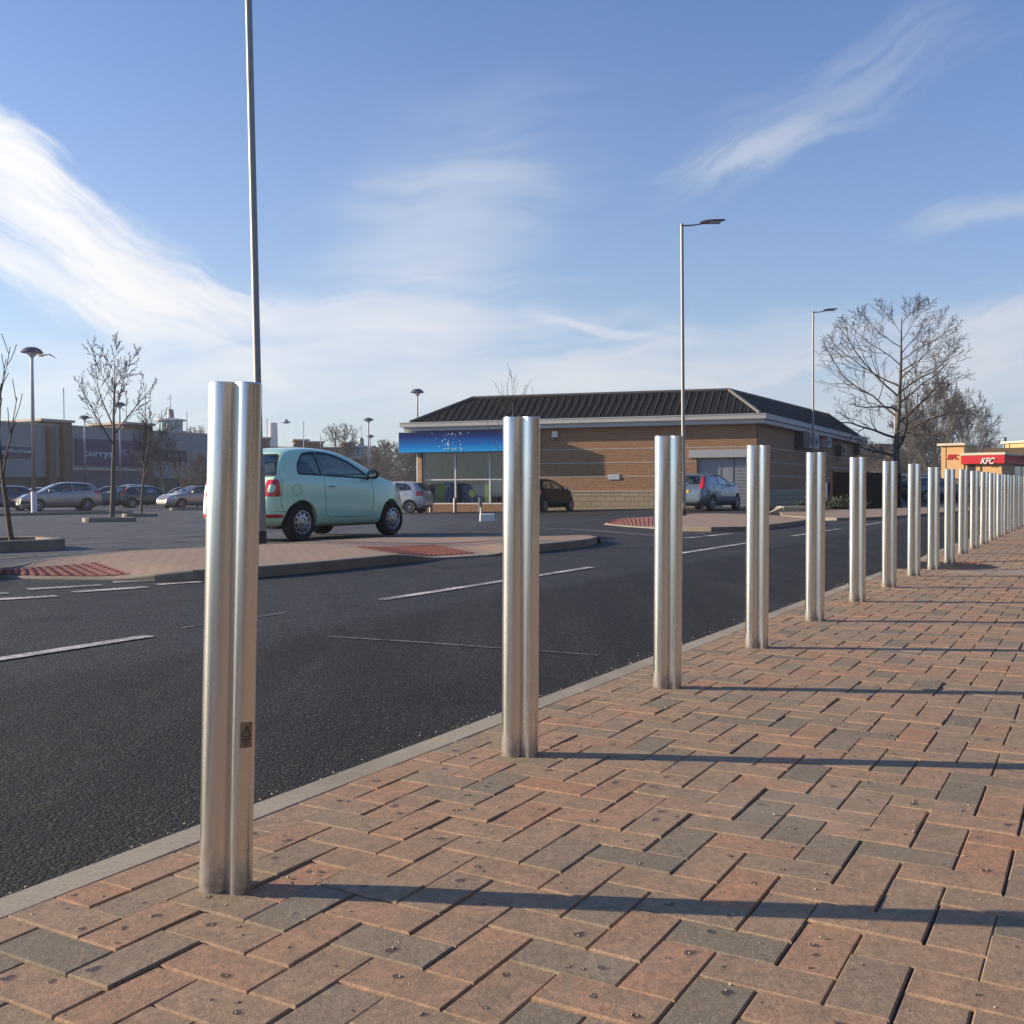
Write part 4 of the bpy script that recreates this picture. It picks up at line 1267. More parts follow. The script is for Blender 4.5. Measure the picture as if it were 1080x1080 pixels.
for i in range(23):
    d = 2.055 + 1.034 * i
    x = (-.571, .020, .612, 1.2096, 1.797, 2.392)[i] if i < 6 else 2.392 + .5935 * (i - 5)
    p = Vector((x, d, 0)); s = (p - K0).dot(AX); t = (p - K0).dot(AT)
    o = bpy.data.objects.new('bollard', bme); C.objects.link(o)
    o.location = W2(s, t, 0)
    o.scale = (1, 1, 1 - dip(s, t) * .55 + rb.uniform(-.003, .003))
    ln = leans[i] if i < len(leans) else rb.uniform(-.1, .4)
    o.rotation_mode = 'XYZ'
    R0 = Matrix.Rotation(R_(ln), 4, 'Y') @ Matrix.Rotation(R_(rb.uniform(-.2, .2)), 4, 'X')
    ax_dir = R_(0 + rb.uniform(-2, 2))          # long axis of the plan
    o.rotation_euler = (R0 @ Matrix.Rotation(ax_dir, 4, 'Z')).to_euler()
    tag(o, ordn[i] + ' steel bollard from the camera in the row' + extra.get(i, ''), 'bollard', 'steel bollards along the kerb')
    if i == 0:
        # sticker wrapped on the right hand tube
        b0 = o
        yaw = ax_dir
        tocam = (CAM - o.location); ang = math.atan2(-.87, .50)
        def stk(u, z, off=.0004):
            a = ang + u / .0235
            return Vector((.03008 + (.0235 + off) * math.cos(a), -.01551 + (.0235 + off) * math.sin(a), z))
        zc = .318
        def patch(mb, u0, u1, z0, z1, off, n=8):
            vs = [stk(u0 + (u1 - u0) * k / n, z, off) for k in range(n + 1) for z in (z0, z1)]
            mb.add(vs, [(2 * k, 2 * k + 2, 2 * k + 3, 2 * k + 1) for k in range(n)])
        m = MB(); patch(m, -.0125, .0125, zc - .028, zc + .022, .0004)
        st = m.build('sticker', simple('clear_sticker', (.24, .20, .15), .35, .3, .15, 80), o, True)
        m = MB()
        tri = [(-.0088, zc - .006), (.0088, zc - .006), (0, zc + .015)]
        for a, b in ((0, 1), (1, 2), (2, 0)):
            n_ = 6
            m.tube([stk(tri[a][0] + (tri[b][0] - tri[a][0]) * k / n_, tri[a][1] + (tri[b][1] - tri[a][1]) * k / n_, .0006) for k in range(n_ + 1)], .0009, 5)
        m.tube([stk(0, zc + .009, .0006), stk(0, zc + .001, .0006)], .0006, 5); m.tube([stk(0, zc - .002, .0006), stk(0, zc - .003, .0006)], .0007, 5)
        for zz, w in ((-.011, .009), (-.0145, .006), (-.018, .008), (-.022, .005)):
            m.tube([stk(-w + 2 * w * k / 5, zc + zz, .0005) for k in range(6)], .0006 if zz < -.012 else .0011, 4)
        m.build('warning_triangle', M['black'], st)

# ================================================================== LAMPS
def attach(o, root):
    o.parent = root; o.matrix_parent_inverse = Matrix.Translation(root.location).inverted()
    return o
def street_lamp(px, D, h, label, z=None, lean=0, arm=True, proto=[None]):
    p = P(px, 516, D); z0 = gz(p.x, p.y) if z is None else z
    if proto[0] is None:
        root = empty('street_lamp', (0, 0, 0), 0, label, 'street lamp', 'tall galvanised street lamps')
        m = MB(); m.tube([(0, 0, 0), (0, 0, 1.15)], .075, 18); m.tube([(0, 0, 1.15), (0, 0, 1.22)], [.075, .052], 18, False)
        m.tube([(0, 0, 1.22), (0, 0, 4.5), (0, 0, 10.0)], [.054, .052, .046], 18); m.build('pole', M['galv'], root, True)
        m = MB(); m.tube([(0, 0, -.05), (0, 0, .20)], .079, 18); m.build('base_sleeve', M['black'], root, True)
        m = MB(); m.box((0, -.0745, .62), (.09, .012, .42)); m.build('access_door', M['galv'], root)
        m = MB(); m.tube([(-.05, 0, 9.93), (.3, 0, 9.95), (.56, 0, 9.99)], [.03, .026, .024], 10); m.build('arm', M['galv'], root, True)
        hd = MB()
        prof = [(.52, .06, .05), (.60, .10, .075), (.72, .15, .085), (.86, .18, .075), (1.02, .17, .055), (1.18, .12, .035), (1.27, .04, .018)]
        vs = []; fs = []
        for k, (x, wy, hz) in enumerate(prof):
            zc = 10.0 + (x - .52) * .13 + .02
            for j in range(12):
                a = 2 * math.pi * j / 12
                vs.append((x, wy * math.cos(a), zc + hz * math.sin(a) * (1 if math.sin(a) > 0 else .55)))
        for k in range(len(prof) - 1):
            for j in range(12):
                fs.append((k * 12 + j, k * 12 + (j + 1) % 12, (k + 1) * 12 + (j + 1) % 12, (k + 1) * 12 + j))
        fs += [tuple(range(11, -1, -1)), tuple(range((len(prof) - 1) * 12, len(prof) * 12))]
        hd.add(vs, fs); hd.build('lamp_head', simple('grey_lamp_housing', (.16, .16, .165), .3, .6), root, True)
        gl = MB(); gl.box((.92, 0, 10.025), (.4, .22, .02)); gl.build('lamp_glass', M['clearlamp'], root)
        proto[0] = root; r = root
    else:
        r = copy_tree(proto[0]); r['label'] = label
    r.location = (p.x, p.y, z0); r.scale = (1, 1, h / 10)
    r.rotation_euler = (0, R_(lean), R_(0))
    return r
p = G(274.5, 573, T)
street_lamp(275, p.y, 10.0, 'tall street lamp standing on the island between the nearest bollard and the mint green car', T - .02, -.75)
p2 = G(721, 543, T)
street_lamp(721, p2.y, 8.45, 'street lamp with a slim arm rising beside the third bollard on the far island', .04, -.25)
street_lamp(857.5, 54, 9.95, 'more distant slim armed street lamp over the right end of the black roof', None, 0)

def park_lamp(px, D, ytop, label, z=None, proto=[None]):
    p = P(px, ytop, D); z0 = gz(p.x, p.y) if z is None else z
    H = p.z - z0
    if proto[0] is None:
        root = empty('car_park_lamp', (0, 0, 0), 0, label, 'lamp post', 'mushroom topped car park lamps')
        m = MB(); m.tube([(0, 0, 0), (0, 0, 1.0)], .14, 14); m.tube([(0, 0, 1.0), (0, 0, 1.1)], [.14, .10], 14, False); m.tube([(0, 0, 1.1), (0, 0, 7.62)], [.10, .07], 14)
        m.build('pole', M['galv_light'], root, True)
        m = MB(); m.lathe([(0, 8.0), (.22, 7.98), (.40, 7.90), (.52, 7.76), (.53, 7.74), (.50, 7.725), (.0, 7.70)], 28)
        m.build('lamp_shade', simple('lamp_shade_grey', (.12, .12, .15), .45, .2), root, True)
        m = MB(); m.lathe([(.07, 7.45), (.12, 7.55), (.27, 7.68), (.30, 7.72)], 20); m.build('lamp_bowl', M['galv_light'], root, True)
        proto[0] = root; r = root
    else:
        r = copy_tree(proto[0]); r['label'] = label
    r.location = (p.x, p.y, z0); r.scale = (1, 1, H / 8)
    return r
park_lamp(33.5, 52, 366, 'white pole car park lamp with a mushroom head in front of the people carrier', z=-.26)
park_lamp(89, 101, 438, 'distant mushroom headed car park lamp left of the broad bare tree')
park_lamp(126, 86, 424, 'white mushroom headed car park lamp just right of the broad bare tree', z=-.25)
park_lamp(440, 80, 410, 'mushroom headed lamp showing above the left end of the black roof')
park_lamp(388.5, 105, 440.5, 'mushroom headed lamp above the windscreen of the mint green car', z=-.3)
park_lamp(390.5, 137, 458.5, 'further mushroom headed lamp seen just beneath the one above the mint car', z=-.3)
park_lamp(394, 165, 470, 'furthest and smallest mushroom headed lamp near the green hoarding', z=-.3)
park_lamp(944, 88, 427, 'pale lamp post standing against the trunk of the spreading bare tree')
park_lamp(1003.5, 132, 455, 'pale mushroom headed lamp rising above the fried chicken restaurant')
r = street_lamp(1060, 150, 8.0, 'tiny far street lamp at the right edge above the restaurant roof')
r.rotation_euler = (0, 0, math.pi); r.scale.x = 4.2

# ================================================================== BUILDINGS
def wbox(m, p0, p1, a, b, z0, z1, o0, o1):
    """slab on the wall line p0>p1 from a to b metres, z0..z1, offsets outward o0..o1"""
    p0 = Vector(p0[:2]); p1 = Vector(p1[:2]); d = (p1 - p0).normalized(); n = Vector((d.y, -d.x))
    vs = []
    for z in (z0, z1):
        for (s, o) in ((a, o0), (b, o0), (b, o1), (a, o1)):
            q_ = p0 + d * s + n * o; vs.append((q_.x, q_.y, z))
    m.add(vs, [(0, 3, 2, 1), (4, 5, 6, 7), (0, 1, 5, 4), (1, 2, 6, 5), (2, 3, 7, 6), (3, 0, 4, 7)])
    return m
def onwall(p0, p1, px):
    """metres along a wall line at which an image column meets it"""
    p0 = Vector(p0[:2]); p1 = Vector(p1[:2]); d = (p1 - p0).normalized(); r = (px - 540) / F
    return (p0.x - r * p0.y) / (r * d.y - d.x)
def wz(p0, p1, px, py):
    s = onwall(p0, p1, px); d = (Vector(p1[:2]) - Vector(p0[:2])).normalized()
    return P(px, py, p0[1] + d.y * s).z
def text(s, size, origin, right, up, mat_, name, parent, ext=.03, shear=0, bold=0, sx=1.0):
    c = bpy.data.curves.new('t', 'FONT'); c.body = s; c.size = size; c.extrude = ext; c.shear = shear; c.offset = bold; c.space_character = 1.0
    o = bpy.data.objects.new('t', c); C.objects.link(o)
    bpy.context.view_layer.update()
    me = bpy.data.meshes.new_from_object(o.evaluated_get(bpy.context.evaluated_depsgraph_get()))
    bpy.data.objects.remove(o)
    right = Vector(right).normalized(); up = Vector(up).normalized(); n = right.cross(up)
    m4 = Matrix((right * sx, up, n)).transposed().to_4x4(); m4.translation = Vector(origin)
    me.transform(m4); me.materials.clear(); me.materials.append(mat_)
    x = bpy.data.objects.new(name, me); C.objects.link(x)
    return attach(x, parent) if parent else x

# ---------- the phone shop
A = (-4.72, 51.8); B = (10.95, 46.75); Cc = (23.0, 69.5); Dd = (7.6, 76.0)
def between(a, b): return (Vector(b) - Vector(a)).length
LF = between(A, B); LS = between(B, Cc)
dF = (Vector(B) - Vector(A)).normalized(); nF = Vector((dF.y, -dF.x)); dS = (Vector(Cc) - Vector(B)).normalized(); nS = Vector((dS.y, -dS.x))
root = empty('phone_shop', (B[0], B[1], -.1), 0, 'single storey buff brick shop with a black pitched roof, white fascia and glazed left end', 'building')
g0 = .33 * LF          # glazed length
ga, gb = onwall(A, B, 735), onwall(A, B, 799)
m = MB()
wbox(m, A, B, g0, ga, .72, 3.69, -.3, 0); wbox(m, A, B, ga, gb, 2.2, 3.69, -.3, 0); wbox(m, A, B, gb, LF, .72, 3.69, -.3, 0)
wbox(m, B, Cc, .002, LS, .72, 3.69, -.3, 0)
wbox(m, A, B, 0, g0, -.45, .10, -.3, 0)
wbox(m, Cc, Dd, 0, between(Cc, Dd), -.4, 3.69, -.3, 0); wbox(m, Dd, A, 0, between(Dd, A), -.4, 3.69, -.3, 0)
attach(m.build('brick_wall', M['brick'], uv=True), root)
m = MB()
wbox(m, A, B, g0, ga, -.45, .66, -.3, .03); wbox(m, A, B, gb, LF + .03, -.45, .66, -.3, .03); wbox(m, B, Cc, 0, LS, -.45, .66, -.3, .03)
attach(m.build('stone_plinth', M['stone'], uv=True), root)
m = MB(); M['string'] = simple('pale_string_course', (.42, .36, .28), .8, 0, .15, 3, .2)
wbox(m, A, B, g0, ga, .66, .73, -.3, .05); wbox(m, A, B, gb, LF + .05, .66, .73, -.3, .05); wbox(m, B, Cc, 0, LS, .66, .73, -.3, .05)
attach(m.build('plinth_cap', M['string']), root)
for z in (2.68, 2.03, 1.38):
    m = MB()
    if z < 2.5: wbox(m, A, B, g0, ga, z - .025, z + .025, -.1, .012); wbox(m, A, B, gb, LF + .012, z - .025, z + .025, -.1, .012)
    else: wbox(m, A, B, g0, LF + .012, z - .025, z + .025, -.1, .012)
    wbox(m, B, Cc, 0, LS, z - .025, z + .025, -.1, .012)
    attach(m.build('string_course', M['string']), root)
# fascia in two steps, mitred round the four sides
def loop_off(o):
    P4 = [Vector(A), Vector(B), Vector(Cc), Vector(Dd)]; out = []
    for i in range(4):
        a, b, c = P4[i - 1], P4[i], P4[(i + 1) % 4]
        d1 = (b - a).normalized(); d2 = (c - b).normalized(); n1 = Vector((d1.y, -d1.x)); n2 = Vector((d2.y, -d2.x))
        k = (n1 + n2); k = k / (1 + n1.dot(n2)); out.append(b + k * o)
    return out
def ring(m, prof):
    n = len(prof); vs = []
    for o, z in prof:
        for v in loop_off(o): vs.append((v.x, v.y, z))
    m.add(vs, [(i * 4 + k, i * 4 + (k + 1) % 4, ((i + 1) % n) * 4 + (k + 1) % 4, ((i + 1) % n) * 4 + k) for i in range(n) for k in range(4)])
m = MB(); ring(m, [(-.3, 3.69), (.42, 3.69), (.42, 3.88), (.55, 3.89), (.55, 4.08), (.57, 4.08), (.57, 4.12), (-.3, 4.12)])
attach(m.build('white_fascia', simple('dull_white_fascia', (.46, .455, .44), .6, 0, .12, 1)), root)
# roof with standing seams
E = loop_off(.22); ZE, ZR = 4.125, 5.42
RA, RB, RC, RD = Vector((-1.94, 52.9)), Vector((10.27, 49.3)), Vector((20.1, 66.3)), Vector((8.4, 71.0))
m = MB()
vs = [(v.x, v.y, ZE) for v in E] + [(v.x, v.y, ZR) for v in (RA, RB, RC, RD)]
m.add(vs, [(0, 1, 5, 4), (1, 2, 6, 5), (2, 3, 7, 6), (3, 0, 4, 7), (4, 5, 6, 7)])
nface = len(m.f)
def seams(e0, e1, r0, r1, st=.36):
    d = (e1 - e0); Lh = d.length; d.normalize(); n = Vector((-d.y, d.x))
    a0 = (r0 - e0).dot(d); a1 = (e1 - r1).dot(d)
    s = st / 2
    while s < Lh:
        f = min(1, s / max(.01, a0), (Lh - s) / max(.01, a1))
        h0 = (r0 - e0).dot(n); h1 = (r1 - e0).dot(n)
        w = max(0, min(1, (s - a0) / (Lh - a0 - a1))); dep = (h0 + (h1 - h0) * w) * f
        q0 = e0 + d * s; q1 = q0 + n * dep
        m.tube([(q0.x, q0.y, ZE + .012), (q1.x, q1.y, ZE + (ZR - ZE) * f + .012)], .017, 4)
        s += st
seams(E[0], E[1], RA, RB); seams(E[1], E[2], RB, RC)
rf = attach(m.build('roof', M['darkroof'], fix=False), root)
rf.data.materials.append(simple('roof_seam_metal', (.060, .060, .062), .6, .2))
for pl_ in rf.data.polygons:
    if pl_.index >= nface: pl_.material_index = 1
m = MB()
for a, za, b, zb in ((E[1], ZE, RB, ZR), (RA, ZR, RB, ZR), (E[0], ZE, RA, ZR), (RB, ZR, RC, ZR), (E[2], ZE, RC, ZR)):
    m.tube([(a.x, a.y, za + .03), (b.x, b.y, zb + .03)], .085, 8)
so = m.build('ridge_capping', simple('ridge_grey', (.09, .088, .085), .6), smooth=True); so.parent = rf
# glazing
zg0, zg1 = .10, 2.66
m = MB()
mull = [.35, onwall(A, B, 480), onwall(A, B, 516.5), g0 - .04]
for s in mull: wbox(m, A, B, s - .04, s + .04, zg0, zg1, -.16, -.04)
for z in (zg0 + .03, 1.30, zg1 - .03): wbox(m, A, B, .31, g0, z - .03, z + .03, -.155, -.045)
attach(m.build('window_frame', M['white'], fix=True), root)
for a, b in zip(mull, mull[1:]):
    m = MB(); wbox(m, A, B, a + .045, b - .045, zg0 + .065, zg1 - .065, -.11, -.10)
    attach(m.build('window_pane', M['shopglass']), root)
m = MB(); wbox(m, A, B, -.012, .2, -.3, 3.685, -.33, .012); attach(m.build('corner_post', M['white']), root)
m = MB(); wbox(m, A, B, .203, .335, -.3, 3.685, -.33, .008); attach(m.build('dark_jamb', M['black']), root)
m = MB(); wbox(m, Dd, A, between(Dd, A) - 5, between(Dd, A) - .1, zg0, zg1, -.05, .05)
# rooms: floor, ceiling, pale back wall
m = MB(); wbox(m, A, B, .3, LF * .8, -.2, .02, -9, -.31); attach(m.build('shop_floor', simple('shop_floor_tile', (.25, .24, .22), .5)), root)
m = MB(); wbox(m, A, B, .3, LF * .8, .02, 3.2, -9, -8.9); wbox(m, A, B, LF * .42, LF * .43, .02, 3.2, -8.9, -.31); attach(m.build('inner_wall', simple('inner_wall', (.32, .35, .24), .8)), root)
# garage doors
M['shutter'] = simple('grey_shutter', (.27, .29, .32), .5, .2, .08, 2)
gm = onwall(A, B, 774)
m = MB(); wbox(m, A, B, ga, gm, -.3, 2.2, -.26, -.2)
for i in range(3): wbox(m, A, B, ga + .15 + i * (gm - ga) / 3, ga + (i + 1) * (gm - ga) / 3 - .05, .1, 2.0, -.2, -.185)
attach(m.build('panel_door', M['shutter']), root)
m = MB()
for i in range(17):
    z = -.3 + i * .147
    wbox(m, A, B, gm + .03, gb, z, z + .10, -.25, -.17); wbox(m, A, B, gm + .03, gb, z + .10, z + .147, -.25, -.20)
attach(m.build('roller_shutter', M['shutter']), root)
m = MB(); wbox(m, A, B, ga - .35, gb + .05, 2.205, 2.56, -.05, .10); attach(m.build('lintel', simple('pale_lintel', (.40, .41, .42), .6)), root)
# the gradient sign box, projecting
t = NT('blue_sign_face'); sep = t.new('ShaderNodeSeparateXYZ'); t.ln(t.gen(), sep.inputs[0])
v = t.math('DIVIDE', t.math('SUBTRACT', sep.outputs['Z'], 2.64), .98, clamp=True)
t.ln(t.ramp(v, [(0, (.01, .38, .80)), (.35, (.005, .17, .55)), (.75, (.004, .03, .18)), (1, (.003, .012, .07))]), t.b.inputs['Base Color'])
t.b.inputs['Roughness'].default_value = .6; t.b.inputs['Specular IOR Level'].default_value = .15
sg = empty('shop_sign', (A[0], A[1] - .8, 2.64), 0, 'deep blue to turquoise sign box with pale bubbles above the shop window', 'sign')
m = MB(); wbox(m, A, B, -.60, g0 + .1, 2.64, 3.62, .03, .80); attach(m.build('sign_box', t.m), sg)
m = MB(); rq = random.Random(4)
cx = onwall(A, B, 484)
def wp(s, z, o):
    q_ = Vector(A) + dF * s + nF * o; return Vector((q_.x, q_.y, z))
for i in range(80):
    s = cx + rq.gauss(0, .42); z = 2.68 + rq.random() ** .8 * .9; r = .01 + .03 * rq.random() ** 2
    if i < 12: s = cx - .5 + rq.random() * 1.1; z = 2.72 + rq.random() * .1; r = .035 + rq.random() * .03
    Q = Matrix.Translation(wp(s, z, .802)) @ Matrix.Rotation(math.atan2(dF.y, dF.x), 4, 'Z') @ Matrix.Rotation(math.pi / 2, 4, 'X')
    m.lathe([(r, 0), (r * .7, .006), (0, .009)], 8, Q)
attach(m.build('bubbles', simple('bubble_print', (.22, .42, .62), .3, 0, .5, 8)), sg)
# fittings on the walls
def fitting(name, label, cat, p0, p1, px, py, w, h, dpt, mat_, extra=None, group=None):
    s = onwall(p0, p1, px); z = wz(p0, p1, px, py)
    q_ = Vector(p0[:2]) + (Vector(p1[:2]) - Vector(p0[:2])).normalized() * s
    r = empty(name, (q_.x, q_.y, z - h / 2), 0, label, cat, group)
    m = MB(); wbox(m, p0, p1, s - w / 2, s + w / 2, z - h / 2, z + h / 2, .014, dpt); attach(m.build('casing', mat_), r)
    if extra: extra(r, s, z)
    return r
def alarm(r, s, z):
    m = MB(); wbox(m, A, B, s - .08, s + .08, z - .30, z - .18, .02, .10); attach(m.build('lens', M['black']), r)
fitting('alarm_box', 'white alarm box high on the brick wall beside the second bollard', 'alarm', A, B, 586, 458, .28, .3, .12, M['white'], alarm)
fitting('wall_plate', 'small pale notice plate fixed low on the sunlit brick wall', 'sign', A, B, 647.5, 503, .55, .24, .04, simple('pale_notice', (.5, .52, .56), .4))
def louv(p0, p1, w, h):
    def f(r, s, z):
        m = MB()
        for k in range(5): wbox(m, p0, p1, s - w * .4, s + w * .4, z - h * .4 + k * h * .18, z - h * .4 + k * h * .18 + .03, .2, .43)
        attach(m.build('louvre', M['black']), r)
    return f
def fan(p0, p1, w, h, o=.42):
    def f(r, s, z):
        d = (Vector(p1[:2]) - Vector(p0[:2])).normalized(); n = Vector((d.y, -d.x))
        q_ = Vector(p0[:2]) + d * (s - w * .12) + n * o
        Q = Matrix.Translation((q_.x, q_.y, z)) @ Matrix.Rotation(math.atan2(d.y, d.x), 4, 'Z') @ Matrix.Rotation(math.pi / 2, 4, 'X')
        m = MB(); rr = min(w, h) * .4
        for k in range(3): m.lathe([(rr * (1 - k * .3) + .012 * math.cos(a), .012 * math.sin(a)) for a in (0, 1.57, 3.14, 4.71)], 24, Q, True)
        for k in range(4):
            a = k * math.pi / 4; m.tube([Q @ Vector((rr * math.cos(a), rr * math.sin(a), 0)), Q @ Vector((-rr * math.cos(a), -rr * math.sin(a), 0))], .008, 4)
        attach(m.build('fan_grille', M['black']), r)
    return f
acm = simple('off_white_casing', (.46, .47, .46), .5)
fitting('ventilation_louvre', 'dark louvred vent box on the shaded side wall left of the pale air units', 'vent', B, Cc, 840.5, 464, 1.0, .85, .45, simple('dark_vent', (.05, .05, .055), .6), louv(B, Cc, 1.0, .85))
fitting('air_conditioner', 'pale air conditioning unit on the shaded side wall next to the dark vent', 'air conditioner', B, Cc, 848, 464.5, .95, .85, .42, acm, fan(B, Cc, .95, .85), 'air conditioners on the side wall')
fitting('air_conditioner', 'pale air conditioning unit on the side wall just left of the distant lamp pole', 'air conditioner', B, Cc, 853.5, 466, .95, .75, .42, acm, fan(B, Cc, .95, .75), 'air conditioners on the side wall')
fitting('air_conditioner', 'small pale air unit on the side wall right of the distant lamp pole', 'air conditioner', B, Cc, 867, 467, .9, .55, .42, acm, fan(B, Cc, .9, .55), 'air conditioners on the side wall')
fitting('air_conditioner', 'dark round fan unit on the side wall beneath the fascia', 'air conditioner', B, Cc, 883, 475, 1.5, .60, .42, simple('dark_casing', (.06, .06, .065), .5), fan(B, Cc, 1.5, .60), 'air conditioners on the side wall')
fitting('wall_unit', 'dark tall box at the far end of the shaded side wall', 'vent', B, Cc, 903, 472, 2.2, .95, .40, simple('dark_casing_b', (.05, .055, .06), .5), louv(B, Cc, 2.2, .95))
# inside the window
def item(name, label, cat, pxa, pxb, ya, yb, dep, th, mat_, extra=None):
    sa, sb = onwall(A, B, pxa), onwall(A, B, pxb); z1, z0 = wz(A, B, (pxa + pxb) / 2, ya), wz(A, B, (pxa + pxb) / 2, yb)
    c = wp((sa + sb) / 2, z0, -dep)
    m = MB(); wbox(m, A, B, sa, sb, z0, z1, -dep - th, -dep)
    o = m.build(name, mat_); o.data.transform(Matrix.Translation(-c)); o.location = c
    tag(o, label, cat)
    if extra: extra(o, sa, sb, z0, z1, c)
    return o
lime = simple('lime_display', (.42, .55, .04), .5)
def rim(o, sa, sb, z0, z1, c):
    m = MB(); wbox(m, A, B, sa - .1, sb + .0, z1, z1 + .06, -1.3, -.85); wbox(m, A, B, sa - .1, sa, z0, z1, -1.25, -.9)
    x = m.build('display_frame', M['white']); x.data.transform(Matrix.Translation(-c)); x.parent = o
item('display_stand', 'lime green display stand in a pale frame at the left of the shop window', 'display', 454, 465, 510, 530.5, .9, .3, lime, rim)
def disc(o, sa, sb, z0, z1, c):
    m = MB(); q_ = wp((sa + sb) / 2, (z0 + z1) / 2 + .05, -.345)
    Q = Matrix.Translation(q_) @ Matrix.Rotation(math.atan2(dF.y, dF.x), 4, 'Z') @ Matrix.Rotation(math.pi / 2, 4, 'X')
    m.lathe([(.21, 0), (.21, .004), (0, .004)], 24, Q)
    x = m.build('yellow_disc', simple('dull_yellow_print', (.35, .38, .05), .5)); x.data.transform(Matrix.Translation(-c)); x.parent = o
navyp = simple('navy_print', (.006, .03, .14), .4)
item('window_poster', 'navy window poster with a dull yellow disc low in the shop window', 'poster', 484.5, 508, 511.5, 530.5, .35, .02, navyp, disc)
item('window_poster', 'plain navy poster between the lime stand and the disc poster', 'poster', 466.5, 478, 506.5, 530, .36, .02, navyp)
item('window_poster', 'narrow lime poster right of the navy disc poster', 'poster', 508.6, 514.5, 511.5, 530, .36, .02, lime)
item('wall_screen', 'wide black screen hanging inside the upper shop window', 'screen', 488, 511, 489, 503, 2.6, .08, M['black'])
item('wall_screen', 'narrow black screen with pale edges near the left of the shop window', 'screen', 457.5, 461.5, 489.5, 502.5, 1.2, .08, M['black'])
item('wall_display', 'dark red shelved display hanging behind the upper shop window', 'display', 470, 477.5, 489, 504, 2.0, .2, simple('dark_red_display', (.22, .02, .04), .5))
item('wall_display', 'dark teal display hanging left of the red one inside the shop', 'display', 463.5, 469.5, 489, 504, 2.0, .2, simple('dark_teal_display', (.02, .05, .06), .5))
item('shop_counter', 'pale counter standing deep inside the shop behind the posters', 'counter', 488, 520, 503, 520, 3.2, .6, M['white'])

# ---------- small things before the shop
sbm = None
for i, (px, lab) in enumerate(((454.5, 'small steel post before the shop window, just right of the pale silver car'), (480, 'small steel post before the centre mullion of the shop window'), (506.5, 'small steel post before the shop window, right of the centre one'), (538, 'small steel post before the shop hidden mostly behind the second bollard'))):
    p = P(px, 541, 50.3 - i * .4)
    if sbm is None:
        m = MB(); m.lathe([(.085, 0), (.085, .66), (.078, .69), (.05, .715), (0, .72)], 16); m.lathe([(.09, .54), (.09, .58)], 16)
        sbm = m.mesh('post', True); sbm.shade_smooth(); sbm.set_sharp_from_angle(angle=R_(40)); sbm.materials.append(M['galv'])
    o = bpy.data.objects.new('steel_post', sbm); C.objects.link(o); o.location = (p.x, p.y, gz(p.x, p.y) - .02)
    tag(o, lab, 'bollard', 'small steel posts before the shop window')
p = G(514, 549.5)
m = MB(); m.bbox((0, 0, .09), (.46, .35, .26), .03); m.tube([(-.19, 0, .1), (-.2, 0, .42)], [.035, .02], 8)
o = m.build('concrete_block', M['white']); o.location = (p.x, p.y, gz(p.x, p.y)); tag(o, 'low white block with a stub standing on the tarmac before the shop', 'block')
m = MB(); m.bbox((0, 0, .11), (1.35, .9, .26), .05); m.add([(-.66, -.43, .0), (-1.15, -.43, 0), (-.66, .3, 0), (-.66, -.43, .2), (-.66, .3, .2)], [(0, 3, 1), (1, 3, 4), (1, 4, 2), (0, 1, 2)])
p = G(845, 541.5)
o = m.build('concrete_ramp', M['kerb']); o.location = (p.x, p.y + .3, gz(p.x, p.y)); tag(o, 'low pale concrete wedge at the foot of the shop corner', 'kerb block')
# pale block added as the sunlit patch on the corner plinth
s0 = .02
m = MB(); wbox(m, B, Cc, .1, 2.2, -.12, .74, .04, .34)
o = m.build('sunlit_patch_block', M['slab']); tag(o, 'pale block standing in for the sunlit patch on the shop corner plinth', 'sunlit_patch')

# unseen shop parade added behind and right of the camera, reflected in the bollards
pa = W2(-26, 9.0, 0); pb = W2(40, 9.0, 0)
pr = empty('reflected_parade', (pa.x, pa.y, 0), 0, 'unseen row of brown brick shops added for the steel to reflect', 'building')
qa, qb = (pb.x, pb.y), (pa.x, pa.y)
m = MB(); LP = between(qa, qb); nbay = 11; bw = LP / nbay
for k in range(nbay + 1): wbox(m, qa, qb, k * bw - .45, k * bw + .45, -.05, 3.2, -1, 0)
wbox(m, qa, qb, -.35, LP + .35, 4.05, 6.4, -8, 0)
M['parade_brick'] = brick('brown_brick', (.17, .135, .11), (.13, .10, .085), (.24, .21, .18), .225, .075, .011, var=.3)
attach(m.build('brick_wall', M['parade_brick'], uv=True), pr)
m = MB(); wbox(m, qa, qb, -.2, LP + .2, 3.2, 4.05, -.6, -.1); attach(m.build('fascia', simple('parade_fascia', (.12, .11, .11), .5)), pr)
for k in range(nbay):
    m = MB(); wbox(m, qa, qb, k * bw + .35, (k + 1) * bw - .35, .35, 3.2, -.7, -.65); attach(m.build('shop_window', M['glass_dark'] if k else M['glass_dark']), pr)
    m = MB(); wbox(m, qa, qb, k * bw + .35, (k + 1) * bw - .35, -.05, .35, -.75, -.5); wbox(m, qa, qb, k * bw + .35, (k + 1) * bw - .35, -.05, 3.2, -5, -4.9); attach(m.build('stall_riser', simple('stall_riser', (.2, .19, .18), .6) if k == 0 else bpy.data.materials['stall_riser']), pr)

